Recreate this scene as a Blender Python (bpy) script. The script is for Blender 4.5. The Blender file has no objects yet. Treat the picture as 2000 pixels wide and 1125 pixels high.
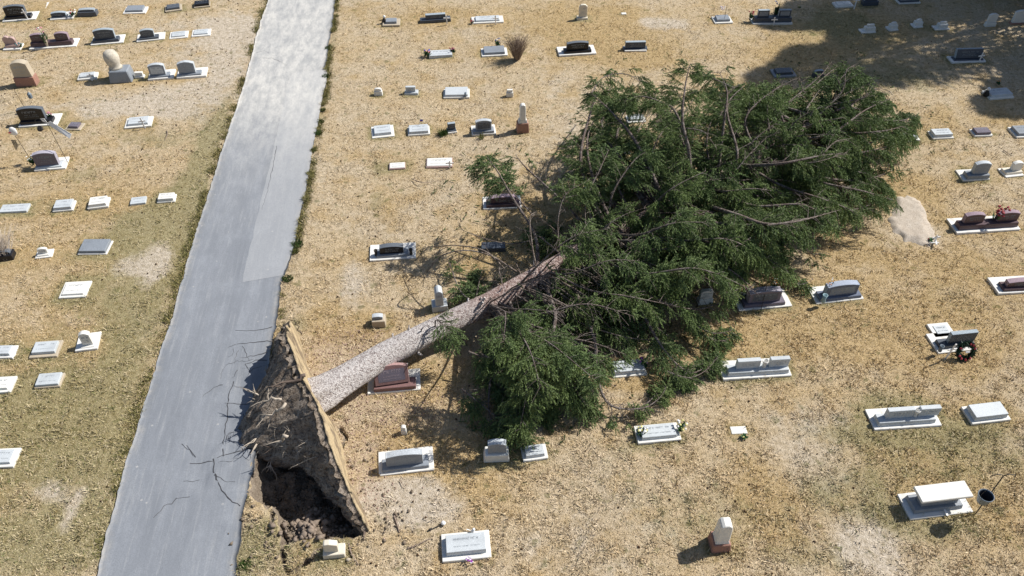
import bpy, math, random
import numpy as np
from math import radians, sin, cos, pi
from mathutils import Vector

# ------------------------------------------------------------------ camera, sky, sun, exposure
scn = bpy.context.scene
C = scn.collection
FPX = 1610.0; PITCH = radians(44.5); CAMH = 20.0
cam_d = bpy.data.cameras.new('camera'); cam = bpy.data.objects.new('camera', cam_d); C.objects.link(cam)
cam_d.sensor_width = 36.0; cam_d.lens = FPX / 2000.0 * 36.0
cam_d.clip_end = 3000; cam_d.clip_start = 0.5
cam.location = (0, 0, CAMH); cam.rotation_euler = (pi/2 - PITCH, 0, 0)
scn.camera = cam
SUN_AZ = radians(22.0); SUN_EL = radians(46.0)          # azimuth counted from +X towards +Y
w = bpy.data.worlds.new('World'); scn.world = w; w.use_nodes = True
nt = w.node_tree; nt.nodes.clear()
sky = nt.nodes.new('ShaderNodeTexSky'); sky.sky_type = 'NISHITA'; sky.sun_disc = False
sky.sun_elevation = SUN_EL; sky.sun_rotation = pi/2 - SUN_AZ
bg = nt.nodes.new('ShaderNodeBackground'); bg.inputs[1].default_value = 0.075
wo = nt.nodes.new('ShaderNodeOutputWorld'); nt.links.new(sky.outputs[0], bg.inputs[0]); nt.links.new(bg.outputs[0], wo.inputs[0])
sd = bpy.data.lights.new('sun', 'SUN'); so = bpy.data.objects.new('sun', sd); C.objects.link(so)
sd.energy = 5.0; sd.angle = radians(0.5); sd.color = (1.0, 0.955, 0.88)
so.rotation_euler = Vector((-cos(SUN_EL)*cos(SUN_AZ), -cos(SUN_EL)*sin(SUN_AZ), -sin(SUN_EL))).to_track_quat('-Z', 'Y').to_euler()
scn.view_settings.view_transform = 'Standard'; scn.view_settings.look = 'None'
scn.view_settings.exposure = 0.24; scn.view_settings.gamma = 1.0

rnd = random.Random(7)
rng = np.random.default_rng(11)

# ------------------------------------------------------------------ survey helpers (photo pixel -> place on the ground)
CP, SP = cos(PITCH), sin(PITCH)
def P(x, y, z=0.0):
    u = (x-1000)/FPX; v = -(y-562.5)/FPX
    t = (z-CAMH)/(-SP + v*CP)
    return Vector((u*t, (CP+v*SP)*t, z))
def pr(p):
    dz = p[2]-CAMH; d = p[1]*CP - dz*SP
    return 1000+FPX*p[0]/d, 562.5-FPX*(p[1]*SP+dz*CP)/d
def zfor(X, Y, ytop):
    lo, hi = 0.0, 14.0
    for _ in range(40):
        m = (lo+hi)/2
        if pr((X, Y, m))[1] > ytop: lo = m
        else: hi = m
    return lo
def Pn(x, y):
    x = np.asarray(x, float); y = np.asarray(y, float)
    u = (x-1000)/FPX; v = -(y-562.5)/FPX; t = -CAMH/(-SP+v*CP)
    return u*t, (CP+v*SP)*t

# ------------------------------------------------------------------ numpy noise
def _h(ix, iy, seed):
    n = (ix.astype(np.int64)*374761393 + iy.astype(np.int64)*668265263 + seed*982451653) & 0xffffffff
    n = ((n ^ (n >> 13))*1274126177) & 0xffffffff
    return ((n ^ (n >> 16)) & 0xffff)/65535.0
def vnoise(x, y, seed=0):
    ix = np.floor(x); iy = np.floor(y); fx = x-ix; fy = y-iy
    fx = fx*fx*(3-2*fx); fy = fy*fy*(3-2*fy)
    a = _h(ix, iy, seed); b = _h(ix+1, iy, seed); c = _h(ix, iy+1, seed); d = _h(ix+1, iy+1, seed)
    return (a*(1-fx)+b*fx)*(1-fy)+(c*(1-fx)+d*fx)*fy
def fbm(x, y, o=4, seed=0):
    s = 0; a = .5; t = 0
    for k in range(o):
        s = s+a*vnoise(x*2**k, y*2**k, seed+k*17); t += a; a *= .5
    return s/t

# ------------------------------------------------------------------ mesh helpers
def link(name, me, m=None, parent=None):
    if m is not None: me.materials.append(m)
    o = bpy.data.objects.new(name, me); C.objects.link(o)
    if parent is not None: o.parent = parent
    return o
def np_mesh(name, V, F, smooth=False):
    """V (n,3), F (m,k) all faces the same size"""
    V = np.asarray(V, np.float32); F = np.asarray(F, np.int32)
    me = bpy.data.meshes.new(name); k = F.shape[1]
    me.vertices.add(len(V)); me.vertices.foreach_set('co', V.ravel())
    me.loops.add(F.size); me.loops.foreach_set('vertex_index', F.ravel())
    me.polygons.add(len(F)); me.polygons.foreach_set('loop_start', np.arange(0, F.size, k, dtype=np.int32))
    me.polygons.foreach_set('loop_total', np.full(len(F), k, np.int32))
    if smooth: me.polygons.foreach_set('use_smooth', np.ones(len(F), bool))
    me.update(calc_edges=True); me.validate()
    return me
def attr(me, name, vals):
    a = me.attributes.new(name, 'FLOAT', 'POINT'); a.data.foreach_set('value', np.asarray(vals, np.float32))
class MB:
    """collects primitives, builds ONE mesh"""
    def __init__(s): s.V = []; s.F = []
    def poly(s, vs, fs):
        n = len(s.V); s.V += [tuple(v) for v in vs]; s.F += [tuple(i+n for i in f) for f in fs]; return s
    def prism(s, prof, y0, y1, tx=1.0, lean=0.0):
        """profile in x,z (CCW seen from the front, front is -y) extruded y0..y1"""
        n = len(prof)
        vs = [(x, y0, z) for x, z in prof]+[(x, y1, z) for x, z in prof]
        fs = [tuple(range(n)), tuple(range(2*n-1, n-1, -1))]
        for i in range(n):
            j = (i+1) % n; fs.append((j, i, n+i, n+j))
        return s.poly(vs, fs)
    def box(s, x0, x1, y0, y1, z0, z1, t=0.0, jit=0.0):
        """t: how much the top is drawn in"""
        r = lambda: rnd.uniform(-jit, jit)
        vs = [(x0+r(), y0+r(), z0), (x1+r(), y0+r(), z0), (x1+r(), y1+r(), z0), (x0+r(), y1+r(), z0),
              (x0+t, y0+t, z1), (x1-t, y0+t, z1), (x1-t, y1-t, z1), (x0+t, y1-t, z1)]
        return s.poly(vs, [(3, 2, 1, 0), (4, 5, 6, 7), (0, 1, 5, 4), (1, 2, 6, 5), (2, 3, 7, 6), (3, 0, 4, 7)])
    def tube(s, pts, rad, n=6, cap=True):
        pts = [Vector(p) for p in pts]
        if not hasattr(rad, '__len__'): rad = [rad]*len(pts)
        base = len(s.V); up = None
        for i, p in enumerate(pts):
            d = (pts[min(i+1, len(pts)-1)]-pts[max(i-1, 0)]).normalized()
            if up is None: up = Vector((0, 0, 1)) if abs(d.z) < .9 else Vector((1, 0, 0))
            a = d.cross(up)
            if a.length < 1e-4: a = d.cross(Vector((1, .3, .2)))
            a.normalize(); b = a.cross(d).normalized(); up = b
            for k in range(n):
                q = p+(a*cos(2*pi*k/n)+b*sin(2*pi*k/n))*rad[i]; s.V.append(tuple(q))
        for i in range(len(pts)-1):
            for k in range(n):
                a0 = base+i*n+k; a1 = base+i*n+(k+1) % n; s.F.append((a0, a1, a1+n, a0+n))
        if cap:
            s.F.append(tuple(base+k for k in range(n-1, -1, -1))); e = base+(len(pts)-1)*n; s.F.append(tuple(e+k for k in range(n)))
        return s
    def lathe(s, prof, n=16, c=(0, 0, 0)):
        base = len(s.V)
        for r, z in prof:
            for k in range(n): s.V.append((c[0]+r*cos(2*pi*k/n), c[1]+r*sin(2*pi*k/n), c[2]+z))
        for i in range(len(prof)-1):
            for k in range(n):
                a0 = base+i*n+k; a1 = base+i*n+(k+1) % n; s.F.append((a0, a1, a1+n, a0+n))
        s.F.append(tuple(base+k for k in range(n-1, -1, -1))); e = base+(len(prof)-1)*n; s.F.append(tuple(e+k for k in range(n)))
        return s
    def blob(s, c, r, sx=1, sy=1, sz=1, n=7, m=5, jit=.12):
        base = len(s.V)
        s.V.append((c[0], c[1], c[2]-r*sz))
        for i in range(1, m):
            ph = pi*i/m
            for k in range(n):
                q = r*(1+rnd.uniform(-jit, jit)); th = 2*pi*k/n
                s.V.append((c[0]+q*sx*sin(ph)*cos(th), c[1]+q*sy*sin(ph)*sin(th), c[2]-q*sz*cos(ph)))
        s.V.append((c[0], c[1], c[2]+r*sz)); e = len(s.V)-1
        for k in range(n):
            s.F.append((base, base+1+(k+1) % n, base+1+k)); s.F.append((e, e-n+k, e-n+(k+1) % n))
        for i in range(m-2):
            for k in range(n):
                a0 = base+1+i*n+k; a1 = base+1+i*n+(k+1) % n; s.F.append((a0, a1, a1+n, a0+n))
        return s
    def build(s, name, m, parent=None, bevel=0.0, smooth=False, seg=1):
        me = bpy.data.meshes.new(name); me.from_pydata(s.V, [], s.F); me.update()
        if smooth:
            me.polygons.foreach_set('use_smooth', [True]*len(me.polygons))
        o = link(name, me, m, parent)
        if bevel > 0:
            b = o.modifiers.new('bevel', 'BEVEL'); b.width = bevel; b.segments = seg; b.limit_method = 'ANGLE'; b.angle_limit = radians(35)
        return o
def tag(o, label=None, cat=None, group=None, kind=None):
    if label: o['label'] = label
    if cat: o['category'] = cat
    if group: o['group'] = group
    if kind: o['kind'] = kind
    return o
def empty(name, loc, rz=0.0, label=None, cat=None, group=None):
    o = bpy.data.objects.new(name, None); C.objects.link(o); o.location = loc; o.rotation_euler = (0, 0, rz)
    o.empty_display_size = .2
    return tag(o, label, cat, group)

# ------------------------------------------------------------------ materials
class NT:
    def __init__(s, name):
        s.m = bpy.data.materials.new(name); s.m.use_nodes = True; s.t = s.m.node_tree; s.t.nodes.clear()
        s.out = s.n('ShaderNodeOutputMaterial'); s.b = s.n('ShaderNodeBsdfPrincipled')
        s.l(s.b.outputs[0], s.out.inputs[0])
    def n(s, k, **kw):
        x = s.t.nodes.new(k)
        for a, b in kw.items(): setattr(x, a, b)
        return x
    def l(s, a, b): s.t.links.new(a, b)
    def pos(s, obj=False):
        if obj: return s.n('ShaderNodeTexCoord').outputs['Object']
        return s.n('ShaderNodeNewGeometry').outputs['Position']
    def noise(s, vec, scale, detail=4, rough=.55, out=0, scl=None):
        if scl:
            mp = s.n('ShaderNodeMapping'); mp.inputs['Scale'].default_value = scl
            if len(scl) > 3: pass
            s.l(vec, mp.inputs[0]); vec = mp.outputs[0]
        x = s.n('ShaderNodeTexNoise'); x.inputs['Scale'].default_value = scale; x.inputs['Detail'].default_value = detail
        x.inputs['Roughness'].default_value = rough; s.l(vec, x.inputs['Vector']); return x.outputs[out]
    def ramp(s, f, stops, interp='LINEAR'):
        r = s.n('ShaderNodeValToRGB'); r.color_ramp.interpolation = interp; e = r.color_ramp.elements
        while len(e) < len(stops): e.new(.5)
        for i, (p, c) in enumerate(stops):
            e[i].position = p; e[i].color = (c, c, c, 1) if not hasattr(c, '__len__') else (*c, 1)
        s.l(f, r.inputs[0]); return r.outputs[0]
    def mix(s, f, a, b, mode='MIX'):
        x = s.n('ShaderNodeMix', data_type='RGBA', blend_type=mode)
        for v, i in ((f, 0), (a, 6), (b, 7)):
            if hasattr(v, 'is_linked') or hasattr(v, 'links'): s.l(v, x.inputs[i])
            elif i == 0: x.inputs[0].default_value = v
            else: x.inputs[i].default_value = (*v, 1)
        return x.outputs[2]
    def math(s, op, a, b=None, c=None, clamp=False):
        x = s.n('ShaderNodeMath', operation=op); x.use_clamp = clamp
        for v, i in ((a, 0), (b, 1), (c, 2)):
            if v is None: continue
            if hasattr(v, 'links'): s.l(v, x.inputs[i])
            else: x.inputs[i].default_value = v
        return x.outputs[0]
    def attr(s, name): 
        x = s.n('ShaderNodeAttribute'); x.attribute_name = name; return x.outputs['Fac']
    def bump(s, h, strength=.3, dist=.02):
        b = s.n('ShaderNodeBump'); b.inputs['Strength'].default_value = strength; b.inputs['Distance'].default_value = dist
        s.l(h, b.inputs['Height']); s.l(b.outputs[0], s.b.inputs['Normal'])
    def done(s, col, rough=.8, spec=.3):
        if hasattr(col, 'links'): s.l(col, s.b.inputs['Base Color'])
        else: s.b.inputs['Base Color'].default_value = (*col, 1)
        if hasattr(rough, 'links'): s.l(rough, s.b.inputs['Roughness'])
        else: s.b.inputs['Roughness'].default_value = rough
        s.b.inputs['Specular IOR Level'].default_value = spec
        return s.m
def V3(c, k): return tuple(max(0, min(1, x*k)) for x in c)

def stone_mat(name, c, speck=.35, rough=.55, stain=.2, scale=60):
    m = NT(name); p = m.pos()
    a = m.noise(p, scale, 3, .7); b = m.noise(p, 2.3, 5, .6)
    col = m.mix(m.ramp(a, [(.35, 0.0), (.65, 1.0)]), V3(c, 1-speck), V3(c, 1+speck*.6))
    col = m.mix(m.math('MULTIPLY', m.ramp(b, [(.45, 0.0), (.75, 1.0)]), stain*2, clamp=True), col, V3(c, .55))
    m.bump(a, .15, .004)
    return m.done(col, rough, .35)
STONE = {
 'black': stone_mat('black_granite', (.018, .019, .024), .5, .28),
 'slate': stone_mat('slate_granite', (.075, .09, .115), .4, .4),
 'dark': stone_mat('dark_grey_granite', (.10, .115, .14), .4, .45),
 'grey': stone_mat('grey_granite', (.27, .30, .34), .35, .5),
 'lgrey': stone_mat('light_grey_granite', (.56, .60, .63), .25, .55),
 'white': stone_mat('white_marble', (.76, .75, .71), .12, .6, .12),
 'cream': stone_mat('cream_stone', (.72, .66, .55), .15, .7, .12),
 'tan': stone_mat('tan_sandstone', (.50, .43, .33), .2, .8),
 'pink': stone_mat('pink_granite', (.50, .36, .33), .3, .5),
 'red': stone_mat('red_granite', (.24, .14, .135), .35, .4),
 'sand': stone_mat('red_sandstone', (.36, .20, .155), .2, .85, .2, 30),
 'brown': stone_mat('brown_purple_granite', (.115, .075, .085), .4, .4),
 'mauve': stone_mat('mauve_granite', (.17, .15, .19), .35, .45),
 'blue': stone_mat('blue_grey_granite', (.15, .175, .24), .4, .4),
 'stained': stone_mat('lichen_stained_marble', (.60, .55, .46), .25, .8, .5, 22),
}
ROCKTOP = {k: stone_mat('rock_pitched_'+k, c, .3, .85, .15, 40) for k, c in dict(black=(.13, .15, .18), slate=(.36, .42, .47), dark=(.38, .43, .47), grey=(.52, .56, .60), brown=(.33, .25, .29), mauve=(.42, .40, .47), blue=(.38, .43, .53), red=(.42, .27, .26)).items()}
def rock_tops(o, mat):
    if mat in ROCKTOP:
        o.data.materials.append(ROCKTOP[mat])
        for f in o.data.polygons:
            if f.normal.z > .25 or abs(f.normal.x) > .8: f.material_index = 1
    return o
def conc_mat():
    m = NT('concrete_pad'); p = m.pos()
    a = m.noise(p, 45, 4, .7); b = m.noise(p, 3.1, 5, .65)
    col = m.mix(a, (.68, .67, .64), (.84, .83, .80)); col = m.mix(m.ramp(b, [(.52, 0.0), (.8, .8)]), col, (.44, .40, .33))
    m.bump(a, .25, .006); return m.done(col, .9, .2)
CONC = conc_mat()
def plain(name, c, rough=.6, spec=.3, var=.15, scale=30):
    m = NT(name); a = m.noise(m.pos(), scale, 3, .6)
    return m.done(m.mix(a, V3(c, 1-var*2), V3(c, 1+var*2)), rough, spec)
M_WHITE = plain('white_paint', (.80, .80, .80), .5)
M_LETTER_L = plain('pale_engraving', (.24, .26, .28), .8)
M_LETTER_D = plain('dark_engraving', (.33, .36, .39), .8)
M_LETTER_P = plain('mauve_engraving', (.36, .30, .33), .8)
M_IRON = plain('dark_iron', (.035, .032, .03), .55)
M_GALV = plain('galvanised_metal', (.16, .20, .24), .45)
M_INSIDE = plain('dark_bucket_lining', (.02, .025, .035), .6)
M_LEAFART = plain('silk_leaf', (.03, .09, .03), .6)
PETAL = {k: plain(k+'_petal', c, .6) for k, c in dict(red=(.28, .03, .045), pink=(.55, .24, .30), purple=(.32, .05, .40), yellow=(.66, .62, .25), white=(.8, .8, .78), blue=(.08, .12, .45), orange=(.75, .30, .10), teal=(.04, .14, .15), lilac=(.52, .42, .62)).items()}

# ------------------------------------------------------------------ zones of the lawn (where grass is bare, golden, olive ...)
def _w(x, y): q = P(x, y); return q.x, q.y
ZB = [ # bare pale dust:  px x, px y, rx m, ry m, strength
 (425, 70, 3.0, 1.6, .95), (330, 60, 3.5, 1.1, .6), (350, 160, 3.0, 1.4, .75), (230, 215, 3.6, 1.0, .7), (300, 210, 3, 1.2, .6), (300, 500, .7, .9, .95), (270, 525, 1.1, .5, .6),
 (305, 530, .25, .8, .9), (95, 960, .8, .35, .9), (140, 1000, .22, .7, .9), (40, 235, 2.2, 1.0, .55), (460, 40, 1.4, 1.2, .7), (1300, 46, 1.3, .55, 1.1), (1270, 40, 1, .5, .7),
 (1720, 1090, 1.1, .75, 1.1), (1690, 1050, .8, .5, .7), (1640, 790, 1.6, 1.1, .45), (1600, 900, 1.6, 1.4, .45), (1450, 860, 2.2, .9, .3), (1950, 340, 1.4, .5, .5),(1990, 300, 2, 1, .6),
 (1250, 1000, 3.2, 1.5, .35), (1080, 1070, 2, .8, .45), (800, 960, 1.3, .5, .9), (850, 1010, 1.1, .5, .8), (740, 1000, 1.3, 1.0, .6), (780, 940, 1.1, .35, .7), (700, 560, .6, 1.4, .6), (690, 530, .6, 1.5, .5),
 (1500, 60, 1.5, .6, .35), (1100, 160, 2.2, 1.8, .5), (1060, 250, 1.5, 1.2, .35), (740, 250, .7, 1, .4), (1400, 60, 2.5, .8, .4), (620, 380, .6, 2, .35), (700, 400, 1.3, 1.6, .3), (1130, 260, 1.2, 2, .5), (1870, 60, 2, 1, .35),
 (130, 1010, .3, .5, .4), (100, 620, .8, .4, .5), (240, 510, .5, .5, .5), (380, 130, 2, 1, .5), (455, 130, 1.2, 2.4, .55), (1370, 830, 2.4, .8, .35), (1820, 460, .5, .3, .6), (20, 480, .9, .9, .3)]
ZO = [ # golden orange
 (200, 560, 5, 5, .38), (80, 350, 5, 3, .35), (100, 900, 5, 4, .4), (60, 180, 3, 2, .2), (60, 20, 5, 2, .25), (1750, 560, 6, 4, .25), (1850, 950, 4, 3, .25), (800, 60, 6, 3, .15), (680, 450, 2, 4, .12), (1200, 90, 7, 3.5, .25), (640, 620, 1, 2, .4),
 (1150, 40, 3.5, 2.2, .8), (1250, 110, 2.4, 1.2, .7), (1480, 950, .9, .9, .9), (1510, 1000, .6, .6, .7), (1520, 640, 1.6, 1.0, .9), (1440, 600, .8, .5, 1), (1650, 480, 1.5, 1.0, .6), (1700, 650, 2.8, 1.3, .55), (1880, 520, 2.2, .9, .7),
 (1780, 370, 1.6, 1.2, .8), (1660, 260, 1.5, 1.5, .9), (1480, 180, 1.5, 1, .9), (1380, 270, 2, 1.5, .7), (900, 880, 1.0, .7, .8), (940, 960, 1.2, .6, .6), (860, 750, 1.6, 1.1, .6), (1230, 745, 1.1, .3, 1), (1390, 690, 1.2, .4, 1), (1330, 640, .7, .5, .8),
 (1680, 60, 2.8, 2.0, .8), (1560, 100, 2.5, 1.6, .8), (1860, 620, 2, 1, .4), (1800, 900, 2, .8, .5), (1960, 1000, 1, 1, .5), (860, 20, 2.5, .8, .4), (690, 20, 1.4, 1, .4), (1060, 440, 1, .8, .7), (920, 520, 1, .7, .6), (760, 400, .7, .7, .5), (1020, 480, 1.5, 1, .8),
 (700, 640, 1, .6, .5), (830, 900, .8, .4, .7), (1820, 230, 1.3, .8, .6), (1950, 230, 1.2, .5, .8), (120, 820, 2, 1, .4), (340, 520, .8, 1, .5), (1560, 1060, 1.5, .5, .4), (1150, 430, 3, 2, .7), (1900, 700, 2.4, 1, .3)]
ZG = [ # olive green
 (200, 640, 4.0, 4.5, .2), (100, 860, 5, 3.5, .26), (130, 1040, 4, 2, .22), (90, 440, 5, 3, .15), (1750, 860, 4, 1.5, .35), (1450, 1050, 4, 1.2, .2), (1650, 70, 5, 3, .4),
 (310, 460, 1.4, 1.2, .8), (270, 440, .8, .7, .9), (330, 420, .8, 1.5, .8), (420, 250, .35, 3.0, .8), (385, 330, .5, 2.5, .8), (355, 430, .35, 2.4, 1), (340, 490, .35, 1.8, 1), (250, 570, 1.4, 1.5, .5), (120, 780, 1.6, .8, .8), (60, 790, 1.5, .5, .6),
 (250, 690, .9, 1.6, .5), (60, 890, 1.8, .8, .55), (180, 860, 1.3, .9, .45), (60, 1060, 1.6, .8, .6), (130, 1060, 1.0, .6, .5), (200, 960, .8, .9, .3), (1740, 150, 3.0, 1.2, .6), (1640, 40, 1.5, 1.4, .8), (1600, 960, .5, .5, .5), (740, 330, .4, .6, .6), (735, 390, .35, .7, .6),
 (1700, 980, .8, 1.0, .6), (1770, 845, 2.4, .3, 1), (1850, 1030, 1.6, .4, .7), (1730, 790, .9, .5, .6), (1400, 1000, 1.6, .8, .3), (1200, 950, 1.6, .9, .25), (560, 1090, 1.4, .8, .5), (520, 1040, .4, .4, .7), (570, 640, .5, .5, .6), (555, 680, .3, .4, .6),
 (480, 1090, .3, .5, 1.1), (1850, 570, 1.0, .6, .4), (1620, 1090, 1.1, .4, .5), (160, 340, .8, .5, .5), (170, 220, 1, .6, .35), (300, 270, 2, .7, .5), (1230, 870, 1.2, .3, .3), (390, 210, .8, 1.5, .5), (640, 110, .3, 3, .6), (622, 230, .25, 2.4, .6), (600, 360, .3, 2, .6), (20, 80, 2, 1, .3), (1900, 900, 2, 1, .35)]
CHIP = [(690, 690, 1.2, .8, 1), (640, 700, .8, 1, .8), (700, 880, .9, 1.6, .9), (740, 800, 1.3, .7, .8), (760, 660, 1.4, .5, .5), (850, 790, 1.6, .9, .6), (960, 620, 2, 1, .4), (700, 960, 1, .6, .4)]
def zone(Z, X, Y):
    s = np.zeros_like(X)
    for x, y, rx, ry, k in Z:
        cx, cy = _w(x, y); ry2 = ry*1.15
        q = ((X-cx)/rx)**2+((Y-cy)/ry2)**2
        m = q < 9
        s[m] += k*np.exp(-q[m]*.9)
    return s
PIT = [(566, 656), (548, 680), (532, 700), (523, 730), (513, 790), (505, 830), (499, 880), (492, 925), (490, 960), (503, 985), (520, 998), (533, 990), (543, 1008), (547, 1030), (550, 1056), (566, 1062), (580, 1054), (600, 1048), (630, 1056), (655, 1048), (690, 1052), (717, 1039), (700, 1000), (672, 930), (655, 880), (628, 810), (603, 740), (582, 690)]
PITW = [_w(*q) for q in PIT]
CRACKL = [[_w(*q) for q in l] for l in ([(548, 1050), (552, 1085), (560, 1113), (585, 1103), (606, 1090), (632, 1066)], [(532, 1000), (528, 1022), (522, 1030)], [(668, 830), (672, 850), (665, 880)], [(545, 1010), (553, 1060)])]
def seg_dist(X, Y, a, b):
    ax, ay = a; bx, by = b; dx, dy = bx-ax, by-ay
    t = np.clip(((X-ax)*dx+(Y-ay)*dy)/(dx*dx+dy*dy+1e-12), 0, 1)
    return np.hypot(X-ax-t*dx, Y-ay-t*dy)
def poly_sd(X, Y, poly):
    d = np.full(X.shape, 1e9); ins = np.zeros(X.shape, bool); n = len(poly)
    for i in range(n):
        a = poly[i]; b = poly[(i+1) % n]
        d = np.minimum(d, seg_dist(X, Y, a, b))
        c = ((a[1] > Y) != (b[1] > Y)) & (X < (b[0]-a[0])*(Y-a[1])/(b[1]-a[1]+1e-12)+a[0])
        ins ^= c
    return np.where(ins, d, -d)     # positive inside
PX0, PX1, PY0, PY1 = -9.6, -2.6, 8.6, 19.0
def pit_depth(X, Y):
    z = np.zeros_like(X); soil = np.zeros_like(X)
    m = (X > PX0) & (X < PX1) & (Y > PY0) & (Y < PY1)
    x = X[m]; y = Y[m]
    wx = x+(fbm(x*2.2, y*2.2, 3, 5)-.5)*.35; wy = y+(fbm(x*2.2, y*2.2, 3, 9)-.5)*.35
    d = poly_sd(wx, wy, PITW)
    rough = fbm(x*3.0, y*3.0, 4, 21)-.5
    blocks = np.floor(fbm(x*1.6, y*1.6, 2, 33)*7)/7-.5
    h = np.clip(d/.28, 0, 1); h = h*h*(3-2*h)
    # shallower towards the near end, where clods have piled up
    near = np.clip((12.6-y)/2.4, 0, 1)
    dep = .85-.48*near
    cx, cy = _w(612, 1025); mound = .5*np.exp(-(((x-cx)/.75)**2+((y-cy)/.5)**2))
    zz = -h*(dep-mound+rough*.55+blocks*.35)
    zz = np.minimum(zz, 0.04)
    cr = np.full(x.shape, 1e9)
    for l in CRACKL:
        for a, b in zip(l[:-1], l[1:]): cr = np.minimum(cr, seg_dist(wx, wy, a, b))
    cz = np.clip(1-cr/.09, 0, 1)
    zz = zz-.3*cz
    # heave just outside of the hole
    out = np.exp(-np.clip(-d, 0, 9)/.35)*(d < 0)*.10*fbm(x*2.5, y*2.5, 3, 3)
    z[m] = zz+out; soil[m] = np.clip(np.maximum(d/.06+.4, cz*1.6)+rough*.6, 0, 1)
    return z, soil
# ------------------------------------------------------------------ road outline
RL = [(525, 0), (508, 45), (497, 85), (481, 150), (462, 210), (441, 270), (424, 325), (405, 385), (387, 440), (371, 490), (352, 560), (336, 620), (321, 665), (305, 712), (288, 768), (270, 833), (249, 893), (234, 950), (214, 1020), (203, 1065), (190, 1125)]
RR = [(655, 0), (648, 50), (639, 110), (633, 138), (638, 150), (634, 180), (628, 200), (615, 268), (607, 305), (599, 360), (591, 400), (582, 440), (575, 485), (562, 520), (548, 555), (543, 610), (534, 660), (527, 700), (518, 760), (513, 800), (506, 850), (499, 885), (493, 925), (487, 950), (481, 975), (473, 1010), (470, 1055), (463, 1085), (461, 1125)]
RLw = np.array([_w(*q) for q in RL])[::-1]; RRw = np.array([_w(*q) for q in RR])[::-1]
RSL = (RRw[-1, 0]-RRw[0, 0])/(RRw[-1, 1]-RRw[0, 1])
def edge(W, Y):
    x = np.interp(Y, W[:, 1], W[:, 0])
    lo, hi = W[0], W[-1]
    x = np.where(Y < lo[1], lo[0]+(Y-lo[1])*RSL, x); x = np.where(Y > hi[1], hi[0]+(Y-hi[1])*RSL, x)
    return x
def wob(Y, s): return (fbm(Y*1.3, Y*0+s, 3, s)-.5)*.07+(fbm(Y*6, Y*0+s, 2, s)-.5)*.06
def roadL(Y): return edge(RLw, Y)+wob(Y, 3)
def roadR(Y): return edge(RRw, Y)+wob(Y, 8)

# ------------------------------------------------------------------ ground
def lines(a, b, st): return list(np.arange(a, b, st))
gx = [-900, -500, -250, -120, -70, -50, -40] + lines(-33, PX0, .3) + lines(PX0, PX1, .05) + lines(PX1, 33, .3) + [40, 50, 70, 120, 250, 500, 900]
gy = [-900, -500, -200, -90, -40, -15, 0, 4] + lines(7, PY0, .3) + lines(PY0, PY1, .05) + lines(PY1, 47, .3) + [52, 60, 80, 120, 200, 400, 900]
GX, GY = np.meshgrid(np.array(gx), np.array(gy)); nx, ny = len(gx), len(gy)
X = GX.ravel(); Y = GY.ravel()
Z, SOIL = pit_depth(X, Y)
und = (fbm(X*.5+9, Y*.5, 3, 51)-.5)*.10
onroad = np.clip(np.minimum(X-roadL(Y), roadR(Y)-X)/.3+1, 0, 1)
und = und*(1-onroad)-.03*onroad*(SOIL < .05)
Z = Z+np.where((np.abs(X) < 34) & (Y > 6) & (Y < 48), und, 0)-.02
ii = np.arange((ny-1)*(nx-1)); r_, c_ = ii//(nx-1), ii % (nx-1); a_ = r_*nx+c_
Fg = np.stack([a_, a_+1, a_+nx+1, a_+nx], 1)
gm = np_mesh('ground', np.stack([X, Y, Z], 1), Fg, True)
def halo(X, Y):
    hg = np.zeros_like(X); ho = np.zeros_like(X); hb = np.zeros_like(X)
    for k, (cx, cy, yw, hw, hd) in enumerate(PADS):
        m = (np.abs(X-cx) < 3) & (np.abs(Y-cy) < 3); dx, dy = X[m]-cx, Y[m]-cy
        a = np.maximum(np.abs(dx*cos(yw)+dy*sin(yw))-hw, 0); b = np.maximum(np.abs(-dx*sin(yw)+dy*cos(yw))-hd, 0); d = np.hypot(a, b)
        f = np.exp(-d/.34); hg[m] += f*(.35+.35*((k*7) % 5)/4); ho[m] += f*f*(1.1*((k*3) % 4)/3); hb[m] += f*.5
    return hg, ho, hb
def put_zones(me, X, Y, soil=None):
    hg, ho, hb = halo(X, Y); attr(me, 'bare', zone(ZB, X, Y)*.85-hb); attr(me, 'gold', zone(ZO, X, Y)+hg); attr(me, 'olive', zone(ZG, X, Y)+ho); attr(me, 'chip', zone(CHIP, X, Y))
    attr(me, 'soil', soil if soil is not None else np.zeros_like(X))
GXY = (X, Y, SOIL)

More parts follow.
